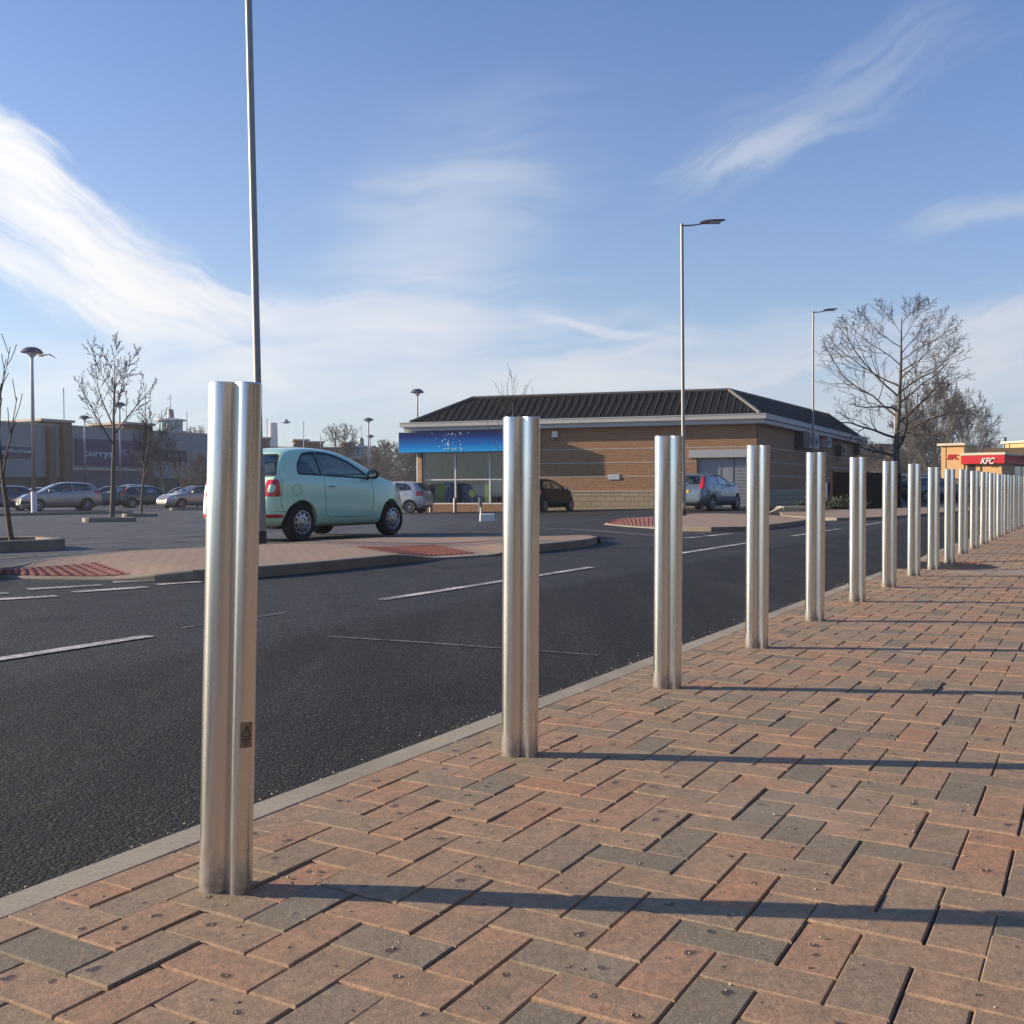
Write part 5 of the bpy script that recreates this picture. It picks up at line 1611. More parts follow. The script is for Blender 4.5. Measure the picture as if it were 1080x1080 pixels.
# fence, bin, planting on the right
f0 = P(878, 516, 40.5); f1 = P(949, 516, 45.0)
fr = empty('timber_fence', (f0.x, f0.y, gz(f0.x, f0.y)), 0, 'dark horizontal board fence behind the sixth and seventh bollards', 'fence')
Lf = (f1 - f0).length; zb = -.16; zt = 1.42
tim = simple('dark_timber', (.024, .019, .015), .9, 0, .4, 2, .2, spec=.05)
nb = 9
for k in range(2):
    m = MB()
    for i in range(nb):
        z = zb + .06 + i * (zt - zb - .06) / nb
        wbox(m, f0, f1, k * Lf / 2 + .05, (k + 1) * Lf / 2 - .05, z, z + (zt - zb) / nb - .008, -.03 + .004 * (i % 2), .0 + .004 * (i % 2))
    attach(m.build('board_panel', tim), fr)
for k in range(3):
    m = MB(); wbox(m, f0, f1, k * Lf / 2 - .05, k * Lf / 2 + .05, zb - .1, zt + .06, -.08, .03); attach(m.build('post', tim), fr)
p = P(873.5, 516, 44.0)
br = empty('wheelie_bin', (p.x, p.y, gz(p.x, p.y)), R_(20), 'dark blue wheeled bin standing between the shop side wall and the board fence', 'bin')
m = MB(); m.add([(sx * a, sy * b, z) for (a, b, z) in ((.24, .27, .08), (.29, .34, 1.0)) for sx, sy in ((-1, -1), (1, -1), (1, 1), (-1, 1))], [(0, 3, 2, 1), (4, 5, 6, 7)] + [(i, (i + 1) % 4, 4 + (i + 1) % 4, 4 + i) for i in range(4)]); m.build('body', M['bluebin'], br)
m = MB(); m.bbox((0, 0, 1.04), (.62, .74, .07), .03); m.build('lid', M['bluebin'], br)
for s in (-.24, .24):
    m = MB(); m.tube([(s, .27, .1), (s + .05, .27, .1)], .1, 14); m.build('wheel', M['rubber'], br)
# planting bed with small shrubs
def tuft(px, py, h, w, n, label, green=(.025, .04, .015), group='small shrubs in the bed by the fence', leafy=True, D=None):
    p = G(px, py, -.03)
    m = MB(); rr = random.Random(int(px * 7))
    for i in range(n):
        a = rr.random() * 6.28; tlt = rr.random() * .9
        base = Vector((rr.gauss(0, w * .2), rr.gauss(0, w * .2), 0)); d = Vector((math.cos(a) * tlt, math.sin(a) * tlt, 1)).normalized()
        Lh = h * rr.uniform(.5, 1)
        tip = base + d * Lh
        sd = Vector((-d.y, d.x, 0)).normalized() if abs(d.x) + abs(d.y) > .01 else Vector((1, 0, 0))
        for k in range(4):
            q_ = base.lerp(tip, .3 + .23 * k); ld = (d + Vector((rr.gauss(0, .7), rr.gauss(0, .7), rr.gauss(0, .4)))).normalized(); sl = ld.cross(Vector((rr.random(), rr.random(), rr.random()))).normalized() * .022
            m.add([q_ - sl * .3, q_ + ld * .05 - sl, q_ + ld * .11, q_ + ld * .05 + sl], [(0, 1, 2, 3)])
    o = m.build('shrub', simple('shrub_leaf', green, .6, 0, .5, 9), fix=False); o.location = (p.x, p.y, gz(p.x, p.y) + .05); tag(o, label, 'shrub', group)
for i, (px, py, h) in enumerate(((843, 538.5, .22), (862, 538, .35), (876, 537.5, .45), (886, 538.5, .5), (897, 538, .4), (913, 537.5, .25))):
    tuft(px, py, h, .5, 46, ['tiny shrub right of the pale concrete wedge', 'low shrub just right of the fifth bollard', 'bushy shrub in front of the blue bin', 'tallest bushy shrub at the left end of the board fence', 'rounded shrub left of the sixth bollard', 'small shrub by the fence right of the sixth bollard'][i])
# barrier and hedge further back
b0 = P(946, 516, 66); b1 = P(992, 516, 66)
m = MB(); wbox(m, b0, b1, 0, (b1 - b0).length, 1.55, 1.70, -.05, .05)
rr_ = empty('guard_rail', (b0.x, b0.y, -.03), 0, 'thin white rail showing between the far bollards right of the board fence', 'rail')
attach(m.build('rail', M['white']), rr_)
for k in range(4):
    m = MB(); wbox(m, b0, b1, k * .9 + .02, k * .9 + .08, -.1, 1.55, -.03, .03); attach(m.build('post', M['galv']), rr_)

# ---------- retail park building on the left
P0 = (-49.1, 100.0); P1 = (-36.9, 123.0)
wallm = simple('grey_cladding', (.25, .255, .25), .7, 0, .1, .3); darkb = simple('dark_shopfront', (.06, .05, .045), .5, 0, .3, .5)
pierm = brick('red_brick_pier', (.20, .105, .065), (.15, .08, .05), (.16, .13, .11), .45, .15, .01, var=.3)
capm = simple('stone_capping', (.42, .36, .30), .7)
rt = empty('retail_building', (P0[0], P0[1], -.3), 0, 'long grey retail shed with brick piers and big dark signs behind the car park', 'building')
sx = lambda px: onwall(P0, P1, px)
m = MB(); wbox(m, P0, P1, -26, sx(266), 2.3, 7.5, -30, 0); attach(m.build('clad_wall', wallm), rt)
m = MB(); wbox(m, P0, P1, -26, sx(266), -.4, 2.3, -30, -.25)
for k in range(24): wbox(m, P0, P1, -25 + k * 3.2, -25 + k * 3.2 + .25, -.4, 2.3, -.25, -.05)
attach(m.build('shopfront', darkb), rt)
m = MB(); wbox(m, P0, P1, -26, sx(266), 7.5, 7.66, -30.1, .12); attach(m.build('parapet_cap', capm), rt)
for (a, b, zt_) in ((49, 56, 7.3), (64, 73, 7.85)):
    m = MB(); wbox(m, P0, P1, sx(a), sx(b), -.4, zt_, -.1 if zt_ < 7.6 else -6, .6); attach(m.build('brick_pier', pierm, uv=True), rt)
m = MB(); wbox(m, P0, P1, sx(41), sx(64) - .01, 7.67, 7.82, -6, .3); attach(m.build('brick_turret', pierm, uv=True), rt)
m = MB(); wbox(m, P0, P1, sx(38.5), sx(74.5), 7.86, 8.1, -6.3, .85); attach(m.build('turret_cap', capm), rt)
m = MB(); wbox(m, P0, P1, sx(129), sx(152), 7.67, 8.08, -5, .3); wbox(m, P0, P1, sx(152) + .01, sx(158), -.4, 8.1, -5, .6); attach(m.build('brick_turret', pierm, uv=True), rt)
m = MB(); wbox(m, P0, P1, sx(127.5), sx(159.5), 8.11, 8.35, -5.3, .8); attach(m.build('turret_cap', capm), rt)
m = MB(); wbox(m, P0, P1, sx(73) + .05, sx(152), 3.05, 3.3, 0.002, .5); attach(m.build('canopy', capm), rt)
m = MB(); wbox(m, P0, P1, sx(76), sx(152), -.4, 3.04, .0, .1); attach(m.build('entrance_glazing', simple('dull_blue_glazing', (.05, .08, .12), .2)), rt)
def lantern(px, D, scale, z0, label, parent):
    p = P(px, 516, D)
    r = empty('roof_lantern', (p.x, p.y, z0)); 
    attach(r, parent)
    r.scale = (scale,) * 3
    m = MB(); m.lathe([(0, 0), (1.9, 0), (1.9, .3), (1.75, .42), (0, .42)], 20); m.build('stone_base', capm, r)
    m = MB(); m.lathe([(1.35, .42), (1.35, 1.65)], 20); m.build('lantern_glass', simple('teal_glazing', (.13, .25, .27), .15, 0, .3, 1), r)
    for k in range(12):
        a = k * math.pi / 6; m = MB() if k == 0 else m; m.tube([(1.37 * math.cos(a), 1.37 * math.sin(a), .42), (1.37 * math.cos(a), 1.37 * math.sin(a), 1.65)], .05, 4)
    m.build('glazing_bars', M['galv_light'], r)
    m = MB(); m.lathe([(0, 1.62), (1.85, 1.66), (1.85, 1.80), (.5, 2.0), (0, 2.0)], 20); m.build('lantern_roof', M['galv_light'], r)
    m = MB(); m.lathe([(.42, 1.95), (.34, 2.9), (.22, 3.05), (0, 3.1)], 12); m.tube([(0, 0, 3.05), (0, 0, 4.9)], .03, 5); m.tube([(-.45, 0, 4.3), (.1, 0, 4.3)], .03, 4); m.tube([(-.3, 0, 4.55), (.2, 0, 4.55)], .025, 4); m.build('vane', M['galv'], r)
    return r
lantern(181, 126, 1.0, 7.66, '', rt)
# masts on the roof
for px, y0, D in ((67, 409, 107), (153, 417, 122), (197, 434, 128)):
    p = P(px, y0, D)
    m = MB(); m.tube([(p.x, p.y, 7.5), (p.x, p.y, p.z)], .06, 6); attach(m.build('flag_pole', M['galv_light']), rt)
# signs
def sign(name, label, pa, pb, ya, yb, mats, texts):
    s0_, s1_ = sx(pa), sx(pb); pm_ = (pa + pb) / 2
    z1, z0 = wz(P0, P1, pm_, ya), wz(P0, P1, pm_, yb)
    d = (Vector(P1) - Vector(P0)).normalized(); n = Vector((d.y, -d.x))
    q_ = Vector(P0) + d * (s0_ + s1_) / 2 + n * .3
    r = empty(name, (q_.x, q_.y, z0), 0, label, 'sign', 'shop signs on the retail shed')
    edges = [s0_] + [sx(x) for x, _ in mats[1:]] + [s1_]
    for i, (_, mt) in enumerate(mats):
        m = MB(); wbox(m, P0, P1, edges[i], edges[i + 1], z0, z1, .002, .25); attach(m.build('sign_panel', mt), r)
    for (tx, px, py, hpx, mt, w) in texts:
        s = sx(px); z = wz(P0, P1, px, py); D = P0[1] + d.y * s
        o = Vector(P0) + d * s + n * .27
        c = text(tx, hpx * D / F / .72, (o.x, o.y, z), (d.x, d.y, 0), (0, 0, 1), mt, 'lettering', r, .02)
        # fit the words to the width they have in the photograph
        wd = max(v.co.x * d.x + v.co.y * d.y for v in c.data.vertices) - min(v.co.x * d.x + v.co.y * d.y for v in c.data.vertices)
        want = sx(px + w) - s
        for v_ in c.data.vertices:
            q2 = Vector((v_.co.x - o.x, v_.co.y - o.y)); al = q2.dot(d); ac = q2.dot(n)
            q3 = o + d * al * want / wd + n * ac
            v_.co.x, v_.co.y = q3.x, q3.y
    return r
nav = simple('navy_sign', (.012, .02, .06), .5); pur = simple('purple_sign', (.045, .015, .07), .5); bl = simple('currant_blue_sign', (.02, .018, .085), .5)
wtx = simple('white_lettering', (.62, .62, .66), .5); ptx = simple('pale_pink_lettering', (.42, .36, .48), .5); gtx = simple('grey_lettering', (.20, .21, .25), .6)
sign('shop_sign', 'navy sign ending in the word Warehouse behind the tall white lamp', -42, 36.5, 470.5, 482, [(0, nav)], [('Carphone', -33, 477, 4.5, wtx, 37), ('Warehouse', 7, 477, 4.5, wtx, 27)])
sign('shop_sign', 'large blue and purple sign reading currys PC World behind the bare trees', 80, 151.5, 464, 491.5, [(0, bl), (118, pur)], [('currys', 87, 481, 7.5, wtx, 30), ('PC World', 126, 480, 6.2, ptx, 25)])
r = sign('shop_sign', 'long low dark sign with faint lettering right of the purple sign', 158.5, 196, 475, 486.5, [(0, nav)], [])
m = MB(); rq = random.Random(9); s = sx(161)
while s < sx(193):
    h = rq.choice((.32, .45, .32)); z = wz(P0, P1, 177, 482)
    if rq.random() > .16:
        wbox(m, P0, P1, s, s + .10, z, z + h, .252, .27)
        if rq.random() > .4: wbox(m, P0, P1, s + .10, s + .28, z + rq.choice((0, .25)), z + .07 + rq.choice((0, .25)), .253, .268)
    s += .42
attach(m.build('lettering', gtx), r)

# ---------- buildings beyond the mint green car
Q0 = P(255, 516, 152); Q1 = P(412, 516, 158)
rt2 = empty('retail_building', (Q0.x, Q0.y, -.3), 0, 'distant low retail block with brown brick turrets above the roof of the mint green car', 'building')
sq = lambda px: onwall((Q0.x, Q0.y), (Q1.x, Q1.y), px)
q0, q1 = (Q0.x, Q0.y), (Q1.x, Q1.y)
m = MB(); wbox(m, q0, q1, 0, sq(376), -.4, 7.3, -20, 0); wbox(m, q0, q1, sq(376), sq(412), -.4, 5.4, -20, 0); attach(m.build('clad_wall', simple('brown_grey_cladding', (.17, .155, .14), .8)), rt2)
for (a, b, y) in ((274, 285, 463), (311, 325, 465), (326, 341, 467), (362, 375, 468)):
    z = wz(q0, q1, a, y)
    m = MB(); wbox(m, q0, q1, sq(a), sq(b), 7.0, z, -3, .5); attach(m.build('brick_turret', pierm, uv=True), rt2)
    m = MB(); wbox(m, q0, q1, sq(a) - .25, sq(b) + .25, z, z + .22, -3.3, .8); attach(m.build('turret_cap', capm), rt2)
for px, y0 in ((281.5, 441), (320, 444), (338, 459), (371.5, 456)):
    p = P(px, y0, 153); m = MB(); m.tube([(p.x, p.y, 7.0), (p.x, p.y, p.z)], .07, 5); attach(m.build('flag_pole', M['galv_light']), rt2)
lantern(381.5, 157, 1.05, 5.2, '', rt2).location.z = 5.5
m = MB(); wbox(m, q0, q1, sq(374), sq(401), wz(q0, q1, 388, 505), wz(q0, q1, 388, 482), .003, .3)
o = m.build('shop_sign', simple('green_hoarding', (.02, .11, .06), .6)); tag(o, 'plain green panel on the far retail block near the small lamps', 'sign')
p = P(288, 446, 420)
m = MB(); m.tube([(0, 0, -1), (0, 0, p.z * .55), (0, 0, p.z)], [2.4, 1.9, 1.7], 16); m.tube([(-8, 0, -1), (-8, 0, 8)], 4, 4)
o = m.build('factory_chimney', simple('pale_chimney', (.42, .44, .46), .8)); o.location = (p.x, p.y, 0); tag(o, 'pale factory chimney far off above the roof of the mint green car', 'chimney')
p = P(277, 459, 400)
m = MB(); m.bbox((0, 0, 10), (9, 9, 22.5), .6); m.bbox((5, 0, 8), (6, 6, 17), .4)
o = m.build('distant_block', simple('pale_block', (.40, .42, .44), .8)); o.location = (p.x, p.y, 0); tag(o, 'pale far off block beside the factory chimney', 'building')

# ---------- fried chicken restaurant on the right
K = Vector((35.2, 75.0)); u_ = Vector((-.80, .60)); v_ = Vector((.60, .80))
KL = (K + u_ * 5.2); k0 = (KL.x, KL.y); k1 = (K.x, K.y); k2 = tuple(K + v_ * 18)
tan_ = simple('warm_tan_render', (.62, .38, .17), .8, 0, .08, 1); redm = simple('red_fascia', (.55, .02, .025), .45, 0, .06, 2); crm = simple('cream_coping', (.66, .58, .44), .7)
dkb = simple('dark_brown_cladding', (.10, .065, .04), .8, 0, .2, 1)
kr = empty('fried_chicken_restaurant', (K.x, K.y, -.2), 0, 'small tan restaurant with a red fascia band beyond the far bollards', 'building')
ks = lambda px: onwall(k0, k1, px)
m = MB(); a0_ = ks(992.5); wbox(m, k0, k1, a0_, ks(1016.5), -.4, 3.88, -4, 0); attach(m.build('corner_tower', tan_), kr)
m = MB(); wbox(m, k0, k1, a0_ - .25, ks(1016.5) + .1, 3.88, 4.05, -4.2, .22); attach(m.build('tower_coping', crm), kr)
m = MB(); wbox(m, k0, k1, a0_ + .32, a0_ + .37, -.4, 3.87, -.02, .015); attach(m.build('joint', dkb), kr)
m = MB(); wbox(m, k0, k1, ks(1016.5) + .01, between(k0, k1), -.4, 2.5, -4, -.06); wbox(m, k1, k2, 0, 6, -.4, .8, -.3, 0); attach(m.build('rendered_wall', tan_), kr)
m = MB(); wbox(m, k0, k1, ks(1016.5) + .01, between(k0, k1) + 6, 3.2, 3.82, -14, -6); wbox(m, k1, k2, 0.4, 18, -.4, 3.1, -3.4, -.35); attach(m.build('rear_wall', dkb), kr)
m = MB(); wbox(m, k0, k1, ks(1014.5), between(k0, k1) + .25, 2.50, 3.12, -.05, .3)
attach(m.build('red_fascia', redm), kr)
m = MB(); wbox(m, k1, k2, -.24, 18, 2.50, 3.12, -.3, .25); attach(m.build('red_fascia', redm), kr)
m = MB(); wbox(m, k0, k1, ks(1014.5) - .05, between(k0, k1) + .3, 3.12, 3.3, -.5, .34); wbox(m, k1, k2, .35, 18, 3.12, 3.24, -.5, .29); attach(m.build('fascia_coping', crm), kr)
m = MB(); wbox(m, k0, k1, ks(1020), ks(1028), -.3, 2.46, -.05, -.03); attach(m.build('door', M['black']), kr)
m = MB(); wbox(m, k0, k1, ks(1033.5), ks(1034.5), -.3, 2.49, -.06, -.01); attach(m.build('joint', dkb), kr)
for k in range(5):
    m = MB(); wbox(m, k1, k2, .6 + k * 2.6, 2.9 + k * 2.6, .8, 2.4, -.34, -.28); attach(m.build('window', simple('restaurant_window', (.06, .07, .07), .1) if k == 0 else bpy.data.materials['restaurant_window']), kr)
    if k: continue
dk = (Vector(k1) - Vector(k0)).normalized(); nk = Vector((dk.y, -dk.x))
def ktext(px, py, hpx, w, mt, off):
    s = ks(px); z = wz(k0, k1, px, py); o = Vector(k0) + dk * s + nk * off
    D = o.y
    c = text('KFC', hpx * D / F / .72, (o.x, o.y, z), (dk.x, dk.y, 0), (0, 0, 1), mt, 'lettering', kr, .03, .35, .012)
    al = [(v.co.x - o.x) * dk.x + (v.co.y - o.y) * dk.y for v in c.data.vertices]; wd = max(al) - min(al); want = ks(px + w) - s
    for v in c.data.vertices:
        q2 = Vector((v.co.x - o.x, v.co.y - o.y)); q3 = o + dk * q2.dot(dk) * want / wd + nk * q2.dot(nk); v.co.x, v.co.y = q3.x, q3.y
ktext(998.5, 484.6, 5.3, 12, redm, .03)
ktext(1035, 489.3, 6.4, 15, simple('white_letters', (.8, .79, .76), .5), .34)
T2 = P(1060, 516, 84); T3 = P(1105, 516, 80)
m = MB(); wbox(m, (T2.x, T2.y), (T3.x, T3.y), 0, (T3 - T2).length, 3.0, 4.3, -4, 0); attach(m.build('rear_tower', tan_), kr)
m = MB(); wbox(m, (T2.x, T2.y), (T3.x, T3.y), -.25, (T3 - T2).length, 4.3, 4.45, -4.2, .2); attach(m.build('tower_coping', crm), kr)
m = MB(); wbox(m, (T2.x, T2.y), (T3.x, T3.y), .4, .5, 3.0, 4.29, -.05, .02); attach(m.build('joint', dkb), kr)
# distant house left of the spreading tree
p = P(943, 516, 150)
m = MB(); m.box((0, 0, 2), (4, 5, 7)); m.add([(-2.3, -2.8, 5.5), (2.3, -2.8, 5.5), (2.3, 2.8, 5.5), (-2.3, 2.8, 5.5), (-2.3, 0, 7.6), (2.3, 0, 7.6)], [(0, 1, 5, 4), (2, 3, 4, 5), (0, 4, 3), (1, 2, 5), (0, 3, 2, 1)])
hr = m.build('distant_house', simple('dim_brick_house', (.06, .05, .048), .85)); hr.location = (p.x - 1, p.y, -.5); hr.rotation_euler.z = .5; tag(hr, 'dim far off house with a pitched roof behind the board fence', 'house')
# ================================================================== TREES
def tree(name, loc, H, prm, label, cat='tree', group=None, seed=1, trunk_mat='bark', twig_mat='twig', lean=(0, 0)):
    rg = random.Random(seed)
    tm, cm = MB(), MB()
    maxl = prm['levels']
    env = prm.get('env')
    def reach(p, d):
        """distance along d to the crown's outline, an ellipsoid"""
        c, rh, rv = env[0] * H, env[1] * H, env[2] * H
        q = Vector((p.x / rh, p.y / rh, (p.z - c) / rv)); e = Vector((d.x / rh, d.y / rh, d.z / rv))
        A_ = e.dot(e); B_ = q.dot(e); C_ = q.dot(q) - 1
        D_ = B_ * B_ - A_ * C_
        return (-B_ + math.sqrt(D_)) / A_ if D_ > 0 else .25
    def go(p, d, L, r, lvl, mbx):
        n = 9 if lvl == 0 else (6 if lvl == 1 else (5 if lvl == 2 else 4))
        pts = [p.copy()]; rads = [r]
        wob = prm['wobble'][lvl]; up = prm['up'][lvl]
        tip = (.10 if prm.get('env') else .30) if lvl == 0 else .25
        dd = d.copy()
        for i in range(n):
            dd = (dd + Vector((rg.gauss(0, wob), rg.gauss(0, wob), rg.gauss(0, wob) + up))).normalized()
            pts.append(pts[-1] + dd * L / n); rads.append(max(prm['rmin'], r * (1 - (1 - tip) * (i + 1) / n)))
        seg = 10 if r > .08 else (6 if r > .03 else (4 if r > .012 else 3))
        mbx.tube(pts, rads, seg, caps=(lvl == 0))
        if lvl >= maxl: return
        nc = prm['n'][lvl]; st = prm['start'][lvl]
        az = rg.random() * 6.28
        for k in range(nc):
            t = st + (1 - st) * (k + .3 + .5 * rg.random()) / nc
            t = min(t, .985); i = min(int(t * n), n - 1); f = t * n - i
            q_ = pts[i].lerp(pts[i + 1], f); dl = (pts[i + 1] - pts[i]).normalized()
            az += 2.4 + rg.gauss(0, .5)
            s = dl.orthogonal().normalized(); s2 = dl.cross(s)
            an = R_(prm['ang'][lvl] + rg.gauss(0, 8)) * (1 - .35 * t)
            nd = (dl * math.cos(an) + (s * math.cos(az) + s2 * math.sin(az)) * math.sin(an)).normalized()
            cl = L * prm['ratio'][lvl] * (1 - prm['fall'][lvl] * (t - st)) * rg.uniform(.75, 1.15)
            cr = max(prm['rmin'], (rads[i] * (1 - f) + rads[i + 1] * f) * prm['rr'][lvl])
            if env:
                rc = reach(q_, nd)
                if lvl == 0: cl = max(.4, rc * rg.uniform(.80, 1.04))
                else: cl = min(cl, max(.15, rc * rg.uniform(.9, 1.15)))
            go(q_, nd, cl, cr, lvl + 1, cm)
    go(Vector((0, 0, -.1)), Vector((lean[0], lean[1], 1)).normalized(), H * prm['trunk'], prm['r'], 0, tm)
    root = empty(name, loc, 0, label, cat, group)
    tm.build('trunk', M[trunk_mat], root, True, fix=False, angle=80); cm.build('crown', M[twig_mat], root, True, fix=False, angle=80)
    return root
# the spreading tree on the right
big = dict(env=(.61, .425, .385), levels=4, trunk=.90, r=.24, rmin=.0085, wobble=[.05, .12, .15, .18, .2], up=[.03, .03, .05, .05, .03], n=[22, 8, 6, 4], start=[.24, .20, .15, .15],
           ang=[72, 42, 44, 42], ratio=[.86, .50, .48, .45], fall=[.35, .45, .4, .3], rr=[.50, .55, .55, .6])
p = P(946, 516, 62)
tree('bare_tree', (p.x, p.y, -.06), 12.2, big, 'large spreading bare tree beyond the board fence, darkest against the sky on the right', seed=14)
# the knobbly tree on the left
med = dict(env=(.68, .26, .33), levels=4, trunk=.88, r=.11, rmin=.0085, wobble=[.05, .07, .10, .18, .2], up=[.02, .05, .06, .06, .04], n=[9, 10, 5, 3], start=[.42, .15, .12, .2],
           ang=[42, 40, 42, 45], ratio=[.68, .42, .34, .4], fall=[.35, .55, .4, .3], rr=[.62, .5, .55, .6])
p = G(118, 547)
tree('bare_tree', (p.x, p.y, gz(p.x, p.y) + .1), (p.z + (547 - 357) / F * p.y) - p.z + .0, med, 'broad bare tree with knobbly branches standing in a kerbed bed on the left', seed=21)
thin = dict(levels=3, trunk=.85, r=.065, rmin=.0075, wobble=[.04, .09, .15, .2], up=[.02, .05, .08, .05], n=[14, 9, 5], start=[.38, .15, .15],
            ang=[50, 42, 45], ratio=[.36, .45, .45], fall=[.45, .5, .4], rr=[.5, .55, .6])
for px, py, yt, sd, lab in ((149, 543.5, 428, 31, 'thin bare tree in front of the dark teal hatchback'), (175, 536, 456, 33, 'slim bare tree behind the dark teal hatchback, before the low dark sign'), (194.5, 536, 447, 35, 'slim bare tree in front of the right end of the low dark sign')):
    p = G(px, py); tree('bare_tree', (p.x, p.y, gz(p.x, p.y)), (py - yt) / F * p.y, thin, lab, group='young bare trees in the car park', seed=sd)
sap = dict(levels=2, trunk=.62, r=.045, rmin=.006, wobble=[.035, .05, .08], up=[-.0, .10, .08], n=[9, 4], start=[.45, .2], ang=[34, 26], ratio=[.52, .5], fall=[.25, .4], rr=[.6, .6])
p = G(14, 571.5, .08); tree('sapling', (p.x, p.y, gz(p.x, p.y) + .1), 3.4, sap, 'leaning young tree with long upright shoots at the left edge', group=None, seed=8, lean=(-.24, 0))
sap2 = dict(levels=2, trunk=1.0, r=.045, rmin=.006, wobble=[.012, .04, .08], up=[.02, .17, .1], n=[20, 2], start=[.30, .3], ang=[62, 30], ratio=[.42, .5], fall=[.4, .4], rr=[.45, .6])
p = P(546, 516, 36); tree('sapling', (p.x, p.y, gz(p.x, p.y)), 4.05, sap2, 'reddish sapling whose upright twigs show above the second bollard', seed=5, twig_mat='twig_red')
mid = dict(env=(.62, .34, .38), levels=4, trunk=.75, r=.16, rmin=.014, wobble=[.05, .1, .13, .18, .2], up=[.03, .05, .06, .05, .03], n=[12, 8, 5, 3], start=[.30, .2, .15, .2],
           ang=[50, 44, 44, 42], ratio=[.52, .5, .46, .45], fall=[.45, .45, .4, .3], rr=[.5, .55, .55, .6])
p = P(359, 516, 112); tree('bare_tree', (p.x, p.y, -.3), 8.4, mid, 'bare tree above the front half of the mint green car roof', seed=51)
p = P(536, 516, 150)
# dense far trees, three shapes repeated
dense = dict(env=(.56, .34, .44), levels=4, trunk=.86, r=.22, rmin=.015, wobble=[.04, .1, .15, .2, .2], up=[.03, .08, .08, .05, .03], n=[24, 10, 7, 5], start=[.20, .12, .1, .15],
             ang=[52, 42, 42, 42], ratio=[.46, .48, .46, .5], fall=[.35, .4, .4, .3], rr=[.45, .55, .55, .6])
protos = []
spots = [(985, 130, 13.6, 'tall hazy bare tree directly behind the left side of the restaurant', 1.0), (1022, 140, 13.2, 'tall rounded bare tree behind the middle of the restaurant', 1.0),
         (962, 122, 9.5, 'lower bare tree left of the tall hazy ones', 1.2), (905, 118, 6.4, 'dim bare tree showing over the middle of the board fence', 1.5), (928, 125, 6.2, 'dim bare tree between the sixth and seventh bollard tops', 1.5),
         (884, 135, 5.5, 'dim bare tree at the far end of the shop side wall', 1.4), (1048, 190, 9.0, 'low reddish bare tree over the restaurant flat roof', 1.3), (1072, 200, 8.2, 'small far tree at the right edge above the restaurant', 1.3), (970, 108, 7.5, 'bare tree close behind the thin white rail', 1.3),
         (408, 118, 6.3, 'brown bare tree between the small lamps and the blue sign', 1.3), (424, 108, 5.7, 'brown bare tree immediately left of the blue sign', 1.3), (398, 140, 6.4, 'far brown tree beside the green panel', 1.2), (436, 125, 6.4, 'brown bare tree behind the corner post of the shop', 1.3),
         (208, 140, 9.2, 'pale far tree beyond the end of the retail shed, left of the nearest bollard', .8), (232, 150, 8.5, 'pale far tree hidden mostly by the nearest bollard', .9), (208, 72, 3.4, 'small bushy bare tree between two parked cars left of the nearest bollard', 1.3)]
for i, (px, D, H, lab, wd) in enumerate(spots):
    p = P(px, 516, D)
    if i < 3:
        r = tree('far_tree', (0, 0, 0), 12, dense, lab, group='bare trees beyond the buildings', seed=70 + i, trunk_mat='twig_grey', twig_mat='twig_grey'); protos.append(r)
        protos[i] = r
    else:
        r = copy_tree(protos[i % 3]); r['label'] = lab
    r.location = (p.x, p.y, -.3); r.scale = (wd * H / 12, wd * H / 12, H / 11.0); r.rotation_euler.z = i * 1.7
# far wood round the horizon
m = MB(); rg = random.Random(2)
for i in range(26000):
    a = R_(rg.uniform(-34, 34)); D = rg.uniform(235, 300)
    hmax = 5.0 + 3.2 * noise.noise(Vector((a * 22, 0, 3))) + 1.6 * noise.noise(Vector((a * 90, 0, 9)))
    if math.degrees(a) > 12: hmax *= 1.25
    x, y = math.sin(a) * D, math.cos(a) * D
    z = rg.random() ** .8 * hmax; w = rg.uniform(.06, .22); h = rg.uniform(.8, 2.2)
    dx = rg.gauss(0, .5); b = rg.uniform(-.6, .6)
    m.add([(x - w, y - w * b, z - .5), (x + w, y + w * b, z - .5), (x + dx, y, z + h)], [(0, 1, 2)])
m.tube([(math.sin(R_(a)) * 300, math.cos(R_(a)) * 300, 0) for a in range(-36, 37, 2)], [2.2 + .8 * math.sin(a * 3.1) for a in range(37)], 8)
tag(m.build('far_wood', simple('far_brush', (.085, .07, .055), .95, 0, .4, .2), fix=False), kind='stuff')
# hedge right of the fence
m = MB(); h0 = P(936, 516, 78); h1 = P(1100, 516, 84)
for i in range(9000):
    f = rg.random(); q_ = h0.lerp(h1, f) + Vector((0, rg.uniform(0, 1.4), 0)); z = rg.random() * (1.25 + .2 * math.sin(f * 30))
    d = Vector((rg.gauss(0, 1), rg.gauss(0, 1), rg.gauss(0, 1))).normalized() * .14; s = d.cross(Vector((0, 1, .3))).normalized() * .045
    c = Vector((q_.x, q_.y, z - .1)); m.add([c - d, c - s, c + d, c + s], [(0, 1, 2, 3)])
m.box(((h0.x + h1.x) / 2, (h0.y + h1.y) / 2 + 1.0, .4), ((h1 - h0).length, .6, 1.3), math.atan2(h1.y - h0.y, h1.x - h0.x))
o = m.build('hedge', simple('hedge_leaf', (.03, .035, .02), .8, 0, .5, 3), fix=False); tag(o, 'low dark hedge running beyond the blue cars towards the restaurant', 'hedge')
